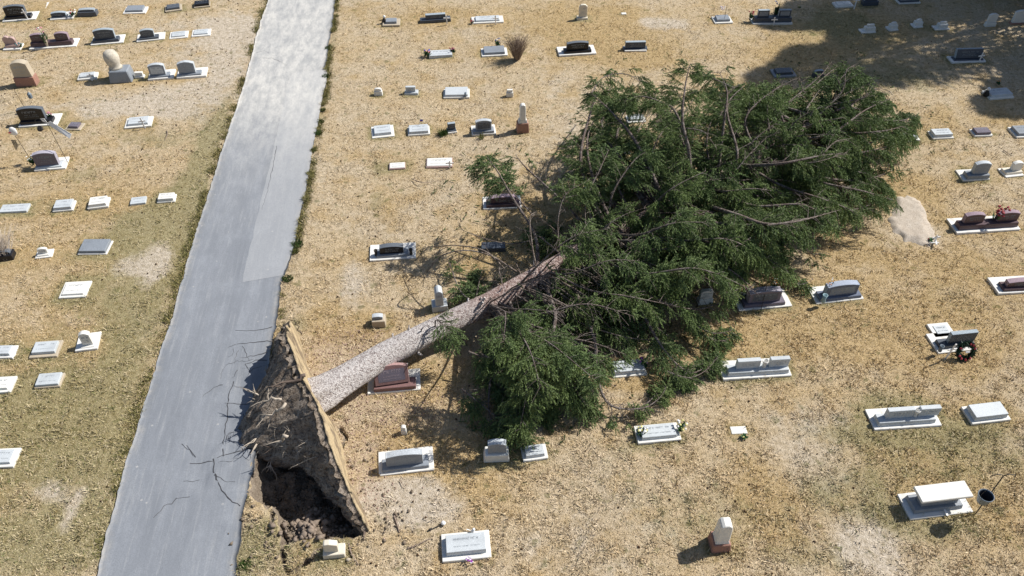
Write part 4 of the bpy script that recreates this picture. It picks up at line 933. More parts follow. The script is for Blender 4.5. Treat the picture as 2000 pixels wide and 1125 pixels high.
m = NT('root_soil'); p = m.pos(); s1 = m.noise(p, 2.6, 6, .7); s2 = m.noise(p, 14, 4, .7)
col = m.mix(m.ramp(s1, [(.35, 0.0), (.65, 1.0)]), (.24, .19, .15), (.48, .41, .34)); col = m.mix(m.ramp(s2, [(.38, .75), (.52, 0.0)]), col, (.07, .05, .04)); m.bump(m.math('ADD', s1, s2), 1.0, .12)
ROOTSOIL = m.done(col, .95, .1)
V1, F1_ = plate(1); V2, F2_ = plate(-1); n0 = len(V1)
FF = F1_+[tuple(i+n0 for i in f) for f in F2_]
e1 = NR_*NTH
for k in range(NTH): k2 = (k+1) % NTH; FF.append((e1+k, e1+k2, n0+e1+k2, n0+e1+k))
pm_ = np_mesh('root_plate', [tuple(v) for v in V1+V2], FF, True); PLATE = link('root_plate', pm_, ROOTSOIL, TREE)
# turf: shell over the trunk side
V3_, F3_ = plate(-1, .05); m = NT('turf_on_edge'); p = m.pos(); a = m.noise(p, 20, 3, .7); b = m.noise(p, 2, 4, .6)
col = m.mix(a, (.40, .31, .18), (.62, .50, .33)); col = m.mix(m.ramp(b, [(.47, 0.0), (.60, .9)]), col, (.22, .17, .12)); m.bump(a, .8, .05); TURF = m.done(col, .95, .1)
Vb = [v-nTt*.07 for v in V3_]; n0 = len(V3_); FF = F3_+[tuple(i+n0 for i in f[::-1]) for f in F3_]
for k in range(NTH): k2 = (k+1) % NTH; FF.append((e1+k, e1+k2, n0+e1+k2, n0+e1+k))
link('turf', np_mesh('turf', [tuple(v) for v in V3_+Vb], FF, True), TURF, PLATE)
# roots
ROOT_D = plain('root_bark', (.15, .115, .095), .9, .1, .25); ROOT_L = plain('stripped_root', (.50, .43, .35), .85, .15, .25)
def wander(p, d, L, n, w, grav=0.0):
    pts = [Vector(p)]; d = Vector(d).normalized()
    for k in range(n):
        d = (d+Vector((rnd.uniform(-w, w), rnd.uniform(-w, w), rnd.uniform(-w, w)-grav))).normalized(); pts.append(pts[-1]+d*L/n)
    return pts
def pp(u, v, o): return PCc+dl*u+vU*v-nTt*o
for k in range(88):
    big = k < 12; fib = k >= 34
    u = rnd.gauss(-.25, 1.0) if not fib else rnd.gauss(.0, .9); v = rnd.uniform(-.1, 1.15); o = .5+1.2*math.exp(-((u+.35)/1.35)**2-((v-.35)/1.0)**2)
    d = -nTt*rnd.uniform(.5, 1)+dl*rnd.uniform(-.7, .7)+Vector((0, 0, rnd.uniform(-.5, .35)))
    L = rnd.uniform(.6, 1.15) if big else rnd.uniform(.35, .9); r0 = rnd.uniform(.035, .07) if big else (rnd.uniform(.008, .014) if fib else rnd.uniform(.015, .03))
    mb = MB(); pts = wander(pp(u, v, o-.25), d, L, 9, .28, .04); pts = [tloc(q) for q in pts]
    mb.tube(pts, [r0*(1-.85*i/9) for i in range(10)], 6)
    for s in range(5 if big else 3):
        i = rnd.randint(2, 7); q = wander(pts[i], (pts[i+1]-pts[i-1])+Vector((rnd.uniform(-.4, .4), rnd.uniform(-.4, .4), rnd.uniform(-.4, .3)))*.4, L*rnd.uniform(.25, .5), 5, .35); mb.tube(q, [r0*.45*(1-.8*j/5) for j in range(6)], 5)
    mb.build('root', ROOT_L if (k % 3 or fib) else ROOT_D, PLATE, smooth=True)
for (a, b, r0, mt) in [((588, 655, 1.0), (575, 625, 1.6), .02, ROOT_D), ((560, 852, 1.2), (540, 862, .9), .05, ROOT_L), ((560, 790, 1.4), (512, 818, .9), .045, ROOT_L), ((545, 775, 1.5), (512, 785, 1.3), .04, ROOT_L), ((600, 735, 1.6), (540, 757, 1.5), .06, ROOT_D), ((690, 985, .3), (652, 970, .3), .09, ROOT_D), ((680, 1000, .15), (712, 1035, .0), .16, ROOT_D), ((570, 830, .8), (560, 880, .0), .06, ROOT_L)]:
    p0 = P(*a); p1 = P(*b); pts = [tloc(p0.lerp(p1, k/7)+Vector((rnd.uniform(-.06, .06), rnd.uniform(-.06, .06), rnd.uniform(-.06, .06)))) for k in range(8)]
    mb = MB().tube(pts, [r0*(1-.6*k/7) for k in range(8)], 7)
    for s in range(3): mb.tube(wander(pts[4+s], (pts[-1]-pts[0])+Vector((rnd.uniform(-1, 1), rnd.uniform(-1, 1), rnd.uniform(-1, 1)))*.5, .45, 5, .3), [r0*.4*(1-.8*j/5) for j in range(6)], 5)
    mb.build('root', mt, PLATE, smooth=True)

# ---- limbs with foliage
LIMB = bark_mat('limb_bark', (.10, .075, .065), (.30, .26, .24), (.20, .15, .13), 9)
DEADM = bark_mat('dead_twig_bark', (.13, .10, .085), (.36, .31, .27), (.24, .18, .15), 9)
def needle_mat():
    m = NT('spruce_needles'); p = m.pos(); oi = m.n('ShaderNodeObjectInfo').outputs['Random']; t = m.attr('tint'); n1 = m.noise(p, .9, 3, .6)
    col = m.mix(t, (.028, .052, .021), (.285, .385, .125)); col = m.mix(m.ramp(n1, [(.4, 0.0), (.7, .6)]), col, (.185, .235, .085)); col = m.mix(m.math('MULTIPLY', oi, .35), col, (.085, .145, .070))
    m.done(col, .55, .3)
    tr = m.n('ShaderNodeBsdfTranslucent'); m.l(col, tr.inputs[0]); mx = m.n('ShaderNodeMixShader'); mx.inputs[0].default_value = .08; m.l(m.b.outputs[0], mx.inputs[1]); m.l(tr.outputs[0], mx.inputs[2]); m.l(mx.outputs[0], m.out.inputs[0])
    return m.m
NEEDLE = needle_mat()
def curve(pts, n):
    """Catmull-Rom through pts"""
    P_ = [np.array(q, float) for q in pts]; P_ = [2*P_[0]-P_[1]]+P_+[2*P_[-1]-P_[-2]]; out = []; m_ = len(P_)-3
    for i in range(n):
        s = i/(n-1)*m_; k = min(int(s), m_-1); t = s-k; a, b, c, d = P_[k:k+4]
        out.append(.5*((2*b)+(c-a)*t+(2*a-5*b+4*c-d)*t*t+(3*b-a-3*c+d)*t**3))
    return np.array(out)
def unit(v): return v/(np.linalg.norm(v, axis=-1, keepdims=True)+1e-9)
def sprigs(base, dirs, lens, seed):
    """needle-covered twigs: rows of narrow leaves along each twig, hanging at their ends"""
    g = np.random.default_rng(seed); V = []; T = []; tw0 = g.uniform(0, 1, len(base))
    K = 17
    for k in range(K):
        s = (k+.5)/K
        pos = base+dirs*(lens*s)[:, None]; pos[:, 2] -= (lens*s)**1.6*.45
        dd = dirs.copy(); dd[:, 2] -= .7*s*lens/.6; dd = unit(dd)
        for side in range(3):
            rv = g.normal(size=dd.shape); ld = unit(dd*.95+unit(rv)*1.0)
            L = (g.uniform(.038, .068, len(dd))*(1.15-.5*s))[:, None]; wv = unit(np.cross(ld, g.normal(size=dd.shape)))*g.uniform(.0075, .0135, len(dd))[:, None]
            V.append(np.stack([pos-wv, pos+wv, pos+ld*L], 1)); T.append(np.repeat(np.clip(tw0*.45+g.uniform(0, 1, len(dd))*.25+s*.35, 0, 1), 3))
    return np.concatenate(V).reshape(-1, 3), np.concatenate(T)
# places where the boughs leave a stone in view
CLEAR = [(925, 612, 50, 30), (985, 578, 46, 28), (1045, 542, 40, 22), (1378, 572, 30, 38), (1246, 722, 32, 20), (1500, 575, 58, 36), (1244, 232, 26, 14), (985, 390, 34, 24), (1640, 575, 60, 40), (1455, 575, 14, 24), (1228, 298, 12, 10), (1048, 886, 22, 14)]
def limb(pts, r0, foliage=(.25, 1.0), dens=1.0, tw=1.0, seed=0, name='limb', bare_twigs=True, droop=1.0, mat=None):
    g = np.random.default_rng(seed); n = 40; c = curve(pts, n); L = np.linalg.norm(np.diff(c, axis=0), axis=1).sum()
    c[:, 2] = np.maximum(c[:, 2], .07)
    rad = [r0*(1-.88*(i/(n-1))**.9) for i in range(n)]
    mb = MB(); mb.tube([tloc(Vector(q)) for q in c[::2]], rad[::2], 6, False)
    # secondary twigs
    tg = unit(np.gradient(c, axis=0)); f0, f1 = foliage
    m_ = int(L*(f1-f0)/.052*dens)
    bases, dirs, lens = [], [], []; ph0 = g.uniform(0, 6.28)
    for k in range(m_):
        s = f0+(f1-f0)*(k+g.random())/m_; cl = .5+.5*sin(s*L*5.2+ph0)+.25*sin(s*L*11+ph0*2)
        if cl < .38 and s < .92: continue
        i = min(int(s*(n-1)), n-2); b = c[i]; t = tg[i]
        side = unit(np.cross(t, [0, 0, 1.0])); sg = 1 if k % 2 else -1
        d = unit(t*g.uniform(.35, .9)+side*sg*g.uniform(.5, 1)+np.array([0, 0, g.uniform(-.55*droop, .45)]))
        l2 = (.30+.85*(1-s)**.7*min(1, L/4))*g.uniform(.55, 1.15)*tw*(.55+.65*min(cl, 1))
        # twig path
        q = [b]
        for j in range(4): q.append(q[-1]+d*l2/4); d = unit(d+np.array([0, 0, -.16*droop])+g.normal(size=3)*.10)
        q = np.array(q); q[:, 2] = np.maximum(q[:, 2], .05)
        if g.random() < .35: mb.tube([tloc(Vector(v)) for v in q], [.012, .010, .008, .006, .004], 3, False)
        n3 = max(3, int(l2/.050))
        for j in range(n3):
            u = (j+g.random())/n3*4; a = min(int(u), 3); p0 = q[a]+(q[a+1]-q[a])*(u-a); dd = unit(q[a+1]-q[a]); sd = unit(np.cross(dd, [0, 0, 1.0]))*(1 if j % 2 else -1)
            bases.append(p0); dirs.append(unit(dd*.8+sd*g.uniform(.2, .9)+np.array([0, 0, g.uniform(-1.1, .25)*droop]))); lens.append(g.uniform(.20, .48)*(1.15-.35*u/4))
        bases.append(q[-1]); dirs.append(d); lens.append(.25)
    if bare_twigs:
        for k in range(int(5+L*1.5)):
            s = g.uniform(.05, max(.12, f0+.15)); i = int(s*(n-1)); d = unit(g.normal(size=3)+tg[i]*.6+np.array([0, 0, -.5])); mb.tube([tloc(Vector(v)) for v in (c[i], c[i]+d*.2, c[i]+d*.4+np.array([0, 0, -.08]))], [.008, .006, .003], 3, False)
    lo = mb.build(name, mat or LIMB, TREE, smooth=True)
    if bases:
        bb = np.array(bases); nz = fbm(bb[:, 0]*1.5+bb[:, 2]*1.2+50, bb[:, 1]*1.5-bb[:, 2]*1.0+50, 2, 123); thr_ = .41 if dens < 1.5 else .2
        kq = np.where(nz > thr_)[0]; bases = [bases[i_] for i_ in kq]; dirs = [dirs[i_] for i_ in kq]; lens = [lens[i_]*(.8+1.2*(nz[i_]-.44)) for i_ in kq]
        kp = [i_ for i_, b_ in enumerate(bases) if not any(((pr(b_)[0]-ex)/rx)**2+((pr(b_)[1]-ey)/ry)**2 < 1 for ex, ey, rx, ry in CLEAR)]
        bases = [bases[i_] for i_ in kp]; dirs = [dirs[i_] for i_ in kp]; lens = [lens[i_] for i_ in kp]
    if len(bases):
        V, T = sprigs(np.array(bases), np.array(dirs), np.array(lens), seed+999)
        V[:, 2] = np.maximum(V[:, 2], .03); V = V-np.array([B0.x, B0.y, 0])
        me = np_mesh('foliage', V, np.arange(len(V)).reshape(-1, 3)); attr(me, 'tint', T); link('foliage', me, NEEDLE, lo)
    return lo
OUT = [(925, 585), (870, 505), (912, 325), (1000, 282), (1062, 340), (1120, 378), (1172, 330), (1166, 240), (1168, 165), (1215, 150), (1265, 200), (1325, 190), (1345, 118), (1440, 150), (1500, 175), (1560, 140), (1640, 118), (1700, 155), (1785, 215), (1800, 280), (1760, 345), (1755, 385), (1700, 430), (1640, 462), (1560, 545), (1445, 585), (1345, 622), (1300, 680), (1235, 690), (1195, 720), (1190, 770), (1215, 815), (1100, 800), (1060, 870), (1020, 888), (965, 842), (950, 800), (962, 740), (968, 650)]
def inside(x, y):
    ins = False; n = len(OUT)
    for i in range(n):
        a = OUT[i]; b = OUT[(i+1) % n]
        if (a[1] > y) != (b[1] > y) and x < (b[0]-a[0])*(y-a[1])/(b[1]-a[1])+a[0]: ins = not ins
    return ins
sd_ = 100
# the limbs one can follow in the picture
KEY = [
 ([(1345, 374, 2.3), (1346, 300, 3.9), (1333, 235, 4.8), (1338, 170, 5.6), (1348, 122, 6.2)], .10, (.12, 1.0), .75),
 ([(1300, 398, 2.2), (1245, 283, 3.6), (1200, 225, 4.0), (1155, 182, 4.2)], .10, (.15, 1), .8),
 ([(1155, 182, 4.2), (1180, 150, 4.3), (1225, 145, 4.4), (1255, 165, 4.4)], .03, (.1, 1), 1.0),
 ([(1290, 400, 2.1), (1230, 330, 3.0), (1180, 270, 3.2), (1152, 250, 3.2)], .07, (.25, 1), .9),
 ([(1360, 370, 2.3), (1325, 230, 4.2), (1290, 200, 4.5), (1250, 188, 4.6), (1215, 200, 4.4)], .07, (.35, 1), .9),
 ([(1050, 528, 1.0), (1045, 460, 1.7), (1000, 385, 2.7), (975, 340, 3.3), (950, 305, 3.7)], .08, (.45, 1), .9),
 ([(1165, 470, 1.5), (1100, 395, 2.3), (1030, 330, 2.9), (1005, 300, 3.1)], .07, (.45, 1), .8),
 ([(1040, 420, 2.2), (985, 360, 2.8), (930, 325, 3.0)], .03, (.2, 1), .9),
 ([(1310, 430, 1.9), (1370, 468, 2.4), (1425, 485, 2.5), (1470, 462, 2.7)], .09, (.35, 1), .9),
 ([(1380, 402, 2.1), (1440, 420, 2.9), (1500, 438, 3.0), (1560, 430, 3.0), (1622, 416, 2.9)], .09, (.2, 1), .9),
 ([(1180, 508, 1.4), (1240, 558, 1.5), (1300, 592, 1.3), (1360, 604, .9), (1412, 590, .6)], .09, (.2, 1), .9),
 ([(958, 602, .7), (968, 660, .9), (958, 740, .6), (955, 800, .4), (968, 845, .2)], .08, (.45, 1), .6),
 ([(990, 580, 1.0), (1012, 640, 1.1), (1003, 720, .9), (1000, 800, .5), (1030, 872, .2)], .08, (.42, 1), .85),
 ([(1060, 545, 1.1), (1085, 620, 1.5), (1060, 700, 1.1), (1050, 790, .5), (1065, 800, .3)], .08, (.25, 1), 1),
 ([(1120, 560, 1.1), (1160, 660, 1.2), (1165, 730, .8), (1190, 790, .35), (1250, 795, .25), (1295, 757, .2)], .08, (.25, 1), 1),
 ([(1230, 560, 1.2), (1270, 640, .9), (1310, 700, .5), (1355, 728, .3), (1402, 695, .2)], .07, (.25, 1), 1),
 ([(1300, 560, 1.0), (1340, 620, .7), (1390, 650, .5), (1432, 645, .35)], .06, (.3, 1), 1),
 ([(1420, 345, 2.3), (1440, 300, 3.4), (1420, 210, 4.2), (1455, 165, 4.4)], .08, (.2, 1), .8),
 ([(1400, 355, 2.2), (1415, 230, 4.3), (1420, 180, 4.9), (1405, 140, 5.3)], .07, (.3, 1), .8),
 ([(1480, 305, 2.6), (1455, 240, 3.6), (1480, 200, 4.1), (1530, 165, 4.4)], .07, (.2, 1), .8),
 ([(1540, 272, 2.7), (1520, 210, 3.4), (1500, 185, 3.8), (1560, 150, 4)], .06, (.2, 1), .8),
 ([(1440, 325, 2.5), (1520, 320, 3.4), (1600, 305, 3.6), (1650, 298, 3.4)], .08, (.25, 1), .9),
 ([(1540, 275, 2.7), (1620, 262, 3.3), (1690, 215, 3.6), (1735, 195, 3.5)], .07, (.15, 1), .9),
 ([(1600, 228, 3.0), (1660, 205, 3.5), (1710, 175, 3.8), (1740, 178, 3.7)], .05, (.15, 1), .8),
 ([(1500, 300, 2.4), (1600, 345, 2.0), (1690, 350, 1.3), (1750, 330, .8)], .07, (.15, 1), 1),
 ([(1460, 330, 2.2), (1560, 400, 1.7), (1660, 410, 1.0), (1735, 385, .5)], .07, (.15, 1), 1),
 ([(1540, 280, 2.5), (1640, 300, 2.2), (1720, 290, 1.6), (1785, 265, 1.0)], .07, (.15, 1), 1),
 ([(1480, 480, .8), (1520, 530, .5), (1560, 555, .35), (1590, 545, .3)], .04, (.2, 1), 1.1),
 ([(1590, 240, 2.9), (1690, 235, 2.6), (1760, 235, 2.0), (1785, 225, 1.6)], .05, (.15, 1), 1),
 ([(850, 645, .9), (852, 625, 1.5), (870, 640, 1.7), (885, 675, 1.2)], .03, (.3, 1), 1.0),
 ([(1350, 640, .4), (1390, 662, .35), (1415, 665, .3), (1434, 655, .3)], .035, (.05, 1), 1.6),
 ([(1300, 725, .4), (1345, 738, .3), (1380, 722, .3), (1405, 693, .3)], .035, (.05, 1), 1.6),
 ([(1225, 800, .4), (1262, 795, .3), (1290, 775, .3), (1303, 752, .3)], .035, (.05, 1), 1.6),
 ([(940, 600, .6), (900, 570, .5), (880, 520, .5), (868, 500, .5)], .04, (.1, 1), .8),
]
for k, (pts, r0, fo, de) in enumerate(KEY):
    limb([tuple(P(*q)) for q in pts], r0*.95, fo, de, .55 if max(q[2] for q in pts) < .95 and len(pts) == 4 else (.75 if pts[0][0] in (1230, 1300) and pts[0][1] == 560 else 1.0), 500+k)
# the rest of the crown: limbs rooted along the trunk, reaching out to every side
def trunk_s(X, Y):
    best = min(range(101), key=lambda k: (trunk_at(k/100)[0].x-X)**2+(trunk_at(k/100)[0].y-Y)**2); return best/100
targ = []
NB = 65
for k in range(NB):
    best = None
    for c_ in range(40):
        x = rnd.uniform(870, 1790); y = rnd.uniform(120, 890)
        if not inside(x, y): continue
        line = 755-.545*(x-640); near = y > line
        if x < 1110 and not near: continue
        z = rnd.uniform(.25, 1.3) if near else rnd.uniform(1.2, 4.3)
        if near and y < line+110: z = rnd.uniform(1.6, 3.2)
        if near and y > 770: z = rnd.uniform(.15, .5)
        q = P(x, y, z); dd = min([(q-t_[0]).length for t_ in targ] or [9]) 
        if x > 1500: dd *= 1.1
        if best is None or dd > best[0]: best = (dd, q, near)
    if best: targ.append((best[1], best[2]))
for k in range(15):      # the crushed near-left lobe
    while True:
        x = rnd.uniform(965, 1200); y = rnd.uniform(640, 860)
        if inside(x, y) and y < 890-.35*abs(x-1010): break
    targ.append((P(x, y, rnd.uniform(.25, 1.0)), True))
for k in range(50):      # a second set, mostly over the middle and the near side
    best = None
    for c_ in range(25):
        x = rnd.uniform(940, 1700); y = rnd.uniform(170, 830); line = 755-.545*(x-640); near = y > line
        if near and x < 1040: continue
        if not inside(x, y) or (not near and (x < 1150 or rnd.random() < .4)): continue
        q = P(x, y, rnd.uniform(.8, 2.6) if near else rnd.uniform(1.5, 4.2)); dd = min([(q-t_[0]).length for t_ in targ] or [9])
        if best is None or dd > best[0]: best = (dd, q, near)
    if best: targ.append((best[1], best[2]))
for k, (q, near) in enumerate(targ):
    s0 = trunk_s(q.x, q.y); c, ax = trunk_at(s0); dist = (q-c).length
    if s0 > .97: ax_ = (q-trunk_at(.8)[0]).normalized()
    t = max(.27, min(.95, s0-.50*dist/TL-rnd.uniform(0, .03))); c, ax = trunk_at(t); v = q-c; L = v.length
    perp = v-ax*v.dot(ax); 
    if perp.length < .3: perp = Vector((rnd.uniform(-1, 1), rnd.uniform(-1, 1), 1))
    perp.normalize(); up = Vector((0, 0, 1))
    m1 = c+perp*L*.30+v*.12+up*L*.07; m2 = c+perp*L*.22+v*.52+up*(.12*L if near else .06*L)+Vector((rnd.uniform(-.12, .12), rnd.uniform(-.12, .12), rnd.uniform(-.1, .1)))*L*.5
    for m_ in (m1, m2): m_.z = max(m_.z, .35)
    limb([tuple(c), tuple(m1), tuple(m2), tuple(q)], (.026+.012*L)*(.6 if t < .45 else .9), (.50 if t < .42 else (.30 if t < .5 else .14), 1.0), 1.1 if near else .95, 1.05, 2000+k, 'limb' if k < NB else 'side_limb')
# low boughs crushed under the crown and short ones standing up from the trunk
nb = 0
while nb < 96:
    up_ = nb >= 78
    if not up_:
        x = rnd.uniform(930, 1740); y = rnd.uniform(200, 860)
        line = 755-.545*(x-640)
        if not inside(x, y) or y < line-60-.14*max(0, x-1100): continue
        q = P(x, y, rnd.uniform(.15, .9)); s0 = trunk_s(q.x, q.y); c, ax = trunk_at(s0); L = rnd.uniform(1.6, 2.8); v = (q-c); v.z = 0; v.normalize(); d = (v+Vector((ax.x, ax.y, 0))*rnd.uniform(.1, .9)).normalized(); a = q-d*L*.5; b = q+d*L*.5; a.z = q.z+.35; b.z = max(.12, q.z-.2)
        if not inside(*pr(b)): nb += 0; continue
        pts = [tuple(a), tuple(q+Vector((0, 0, .15))), tuple(b)]
    else:
        t = .40+.56*(nb-78)/18; c, ax = trunk_at(t); s = ax.cross(Vector((0, 0, 1))).normalized(); L = rnd.uniform(1.0, 1.9); d = (Vector((0, 0, 1))+s*rnd.uniform(-.2, 1.1)+ax*.5).normalized(); pts = [tuple(c), tuple(c+d*L*.5), tuple(c+d*L+s*.35+ax*.3-Vector((0, 0, .25)))]
    limb(pts, .035, (.05, 1), 1.1, 1.0, 4000+nb, 'bough', bare_twigs=False); nb += 1
# leader
c0, a0 = trunk_at(.86); limb([tuple(trunk_at(q)[0]) for q in (.84, .9, .95, 1.0)], .06, (0, 1), 1.6, .8, 77, 'leader')
# dead inner branches, no needles left
DEAD = [([(1008, 530, 1.2), (960, 500, 1.8), (910, 489, 2), (862, 500, 1.7), (832, 535, .8), (826, 562, .1)], .035), ([(985, 525, 1.2), (950, 492, 2), (900, 480, 1.8), (835, 483, 1), (820, 498, .6)], .03), ([(1040, 470, 1.4), (985, 475, 1.4), (905, 450, 1.5), (900, 425, 1.7)], .022), ([(1096, 460, 1.6), (1060, 430, 2.2), (1040, 425, 2.3)], .02), ([(1100, 500, 1.5), (1050, 460, 1.7), (1010, 445, 1.5)], .03)]
DEAD += [([(1600, 225, 3.3), (1645, 178, 4.0), (1652, 140, 4.6), (1668, 128, 4.7)], .035), ([(1620, 205, 3.4), (1690, 190, 3.8), (1700, 170, 4.0), (1725, 178, 3.9)], .03), ([(1540, 200, 3.8), (1600, 150, 4.4), (1625, 120, 4.7)], .028), ([(1600, 310, 3.5), (1630, 278, 3.8), (1665, 270, 3.7)], .025), ([(1560, 320, 3.4), (1600, 315, 3.7), (1655, 298, 3.8)], .025), ([(1340, 250, 4.6), (1375, 258, 4.7), (1400, 290, 4.4)], .025), ([(1180, 330, 3.4), (1155, 360, 3.0), (1165, 400, 2.5), (1175, 440, 2.0)], .03), ([(1500, 440, 3.1), (1560, 432, 3.3), (1640, 410, 3.1)], .035), ([(1570, 180, 3.8), (1560, 150, 4.2)], .02), ([(1440, 330, 3.2), (1465, 300, 3.6), (1498, 268, 3.9)], .025)]
for k in range(30):
    t = rnd.uniform(.27, .6); c, ax = trunk_at(t); s = ax.cross(Vector((0, 0, 1))).normalized(); u = s.cross(ax); phi = radians(rnd.uniform(20, 130)*(1 if k % 3 else -1)); rad = s*sin(phi)+u*cos(phi); L = rnd.uniform(.9, 2.8)
    DEAD.append(([c+rad*trunk_r(t)*.7, c+(rad*.5+ax*.1)*L, c+(rad*.9+ax*.25)*L-Vector((0, 0, .12*L)), c+(rad*1.15+ax*.4)*L-Vector((0, 0, .35*L))], .012+.012*L))
for k, (pts, r0) in enumerate(DEAD):
    g = np.random.default_rng(k+5); pts = [tuple(P(*q)) if isinstance(q, tuple) else tuple(q) for q in pts]
    c = curve(pts, 20); c[:, 2] = np.maximum(c[:, 2], .04); mb = MB(); mb.tube([tloc(Vector(q)) for q in c], [r0*(1-.8*i/19) for i in range(20)], 5, False)
    for j in range(14):
        i = rnd.randint(3, 18); d = Vector(c[min(i+1, 19)]-c[i-1]).normalized(); q = wander(tloc(Vector(c[i])), d+Vector((rnd.uniform(-1, 1), rnd.uniform(-1, 1), rnd.uniform(-1.1, .6))), rnd.uniform(.2, .7), 4, .3, .1); mb.tube(q, [.009, .008, .006, .005, .003], 3, False)
    mb.build('dead_branch', DEADM, TREE, smooth=True)

# ------------------------------------------------------------------ bare shrub, dry stems, small plants
SHRUB = plain('dry_stem', (.27, .21, .17), .9, .1, .25)
def shrub(lab, x, y, h, wd, n, mat, name='bare_shrub', cat='shrub', lean=(0, 0)):
    r = empty(name, P(x, y), 0, lab, cat); parts = [MB() for _ in range(3)]
    for k in range(n):
        a = rnd.uniform(0, 2*pi); q = rnd.uniform(0, 1); d = Vector((cos(a)*q*wd+lean[0], sin(a)*q*wd+lean[1], h)); b = Vector((cos(a)*q*.12, sin(a)*q*.12, 0)); L = rnd.uniform(.6, 1.0)
        parts[k % 3].tube([b, b+d*L*.4+Vector((0, 0, .03)), b+d*L*.75, b+d*L+Vector((cos(a), sin(a), -.3))*.12], [.010, .008, .005, .002], 3, False)
        for j in range(3):
            s = b+d*L*rnd.uniform(.4, .9); parts[k % 3].tube([s, s+Vector((rnd.uniform(-.2, .2), rnd.uniform(-.2, .2), rnd.uniform(.05, .25)))], [.005, .002], 3, False)
    for mb in parts: mb.build('stems', mat, r)
shrub('leafless brown shrub at the right end of a grey marker, upper middle', 1010, 116, 1.25, .65, 230, SHRUB)
shrub('pale dry stems fallen against the black heart-shaped stone, left edge', 14, 505, .9, .6, 110, plain('pale_stem', (.46, .40, .34), .9, .1, .2), 'dry_stems', 'plant', (-.35, .6))
GRN = plain('weed_green', (.06, .10, .025), .8, .2, .3, 12); OLV = plain('weed_olive', (.13, .14, .045), .8, .2, .3, 12)
def weed(lab, x, y, R, h, n=120, m=GRN, grp='weed tufts along the asphalt edge', cat='weed', name='weed_tuft', sx=1.0, sy=1.0):
    mb = MB()
    for k in range(n):
        a = rnd.uniform(0, 2*pi); q = R*math.sqrt(rnd.random()); b = Vector((q*cos(a)*sx, q*sin(a)*sy, 0)); d = Vector((rnd.gauss(0, .5), rnd.gauss(0, .5), rnd.uniform(.4, 1))).normalized()*h*rnd.uniform(.5, 1.1); s = Vector((rnd.uniform(-1, 1), rnd.uniform(-1, 1), 0)).normalized()*rnd.uniform(.010, .022)
        mb.poly([b-s, b+s, b+d], [(0, 1, 2)])
    o = mb.build(name, m); o.location = P(x, y, -.02); tag(o, lab, cat, grp)
for (x, y, R, h, l) in [(581, 478, .22, .2, 'dark green weed tuft on the asphalt edge, biggest and lowest on the east side'), (576, 492, .14, .14, 'small weed tuft just below the biggest one on the asphalt edge'), (622, 262, .16, .16, 'round green weed tuft on the asphalt edge level with the obelisk row'),
    (627, 238, .14, .14, 'small green weed tuft on the asphalt edge above the round one'), (612, 295, .12, .14, 'green weed tuft on the asphalt edge above the pinkish markers level'), (606, 340, .14, .16, 'ragged weed tuft on the asphalt edge level with the pinkish markers'), (598, 390, .15, .16, 'ragged weed tuft on the asphalt edge level with the reddish headstone'),
    (562, 545, .18, .14, 'flat olive weed tuft on the asphalt edge by the end of the newer strip'), (636, 150, .16, .15, 'weed tuft at the notch where the newer asphalt strip begins'), (641, 95, .16, .15, 'highest weed tuft on the east asphalt edge'), (480, 1105, .16, .14, 'bright green weed at the bottom of the asphalt edge'), (631, 215, .12, .12, 'tiny weed tuft on the asphalt edge below the notch')]:
    weed(l, x, y, R, h, int(90+R*500), GRN if R > .15 else OLV)
weed('green plant at the left of the small dark square headstone', 865, 262, .2, .35, 160, GRN, 'small green plants at the graves', 'plant', 'green_plant'); weed('grey-green sprig in front of the grey headstone by the white obelisk', 940, 270, .1, .3, 50, OLV, 'small green plants at the graves', 'plant', 'green_plant')
weed('pale green grassy leaves at the left corner of the mauve-grey headstone', 1447, 590, .22, .4, 120, OLV, 'small green plants at the graves', 'plant', 'green_plant')
# sticks and broken twigs
def stick(lab, pts, r=.018, m=SHRUB):
    q = [P(a, b, c) for a, b, c in pts]; o = MB(); c0 = q[0].copy(); c0.z = 0; cc = curve([tuple(v-c0) for v in q], 14); o.tube([Vector(v) for v in cc], [r*(1-.6*i/13) for i in range(14)], 5)
    for j in (4, 8, 11): o.tube([Vector(cc[j]), Vector(cc[j])+Vector((rnd.uniform(-.1, .1), rnd.uniform(-.1, .1), .04))], [r*.5, r*.2], 4)
    o = o.build('fallen_stick', m); o.location = c0; tag(o, lab, 'stick', 'sticks broken from the tree')
for l, pts, r in [('curved grey stick below the pinkish markers', [(806, 350, .03), (822, 356, .12), (840, 356, .05), (870, 349, .03)], .018), ('thin stick at the lower edge of the long pinkish marker', [(850, 330, .03), (868, 332, .05), (888, 331, .03)], .012), ('bare root end lying on the grass right of the cream headstone', [(681, 1062, .02), (686, 1080, .05), (700, 1103, .02)], .03),
    ('pale stick on the lawn below the grey headstone', [(781, 937, .03), (788, 948, .06), (793, 953, .03)], .014), ('dark splintered stick left of the large bottom slab', [(796, 1071, .02), (815, 1064, .05), (840, 1051, .03)], .022), ('short dark stick between bare clods near the root plate', [(770, 1008, .02), (776, 1025, .04), (780, 1040, .02)], .03),
    ('thin reddish twig standing in the chips above the trunk', [(664, 695, .02), (667, 678, .2), (668, 672, .3)], .01), ('thin reddish twig in the chips below the trunk', [(680, 828, .02), (683, 805, .2), (690, 790, .3)], .01), ('twig on the lawn left of the small grey headstone', [(705, 664, .02), (718, 664, .04), (732, 667, .02)], .012),
    ('pale stick left on the dusty ground near the right edge', [(1960, 293, .02), (1968, 299, .03), (1975, 305, .02)], .02), ('white stick on the pale dust in the lower left lawn', [(326, 254, .02), (327, 262, .03), (322, 274, .02)], .02)]: stick(l, pts, r)

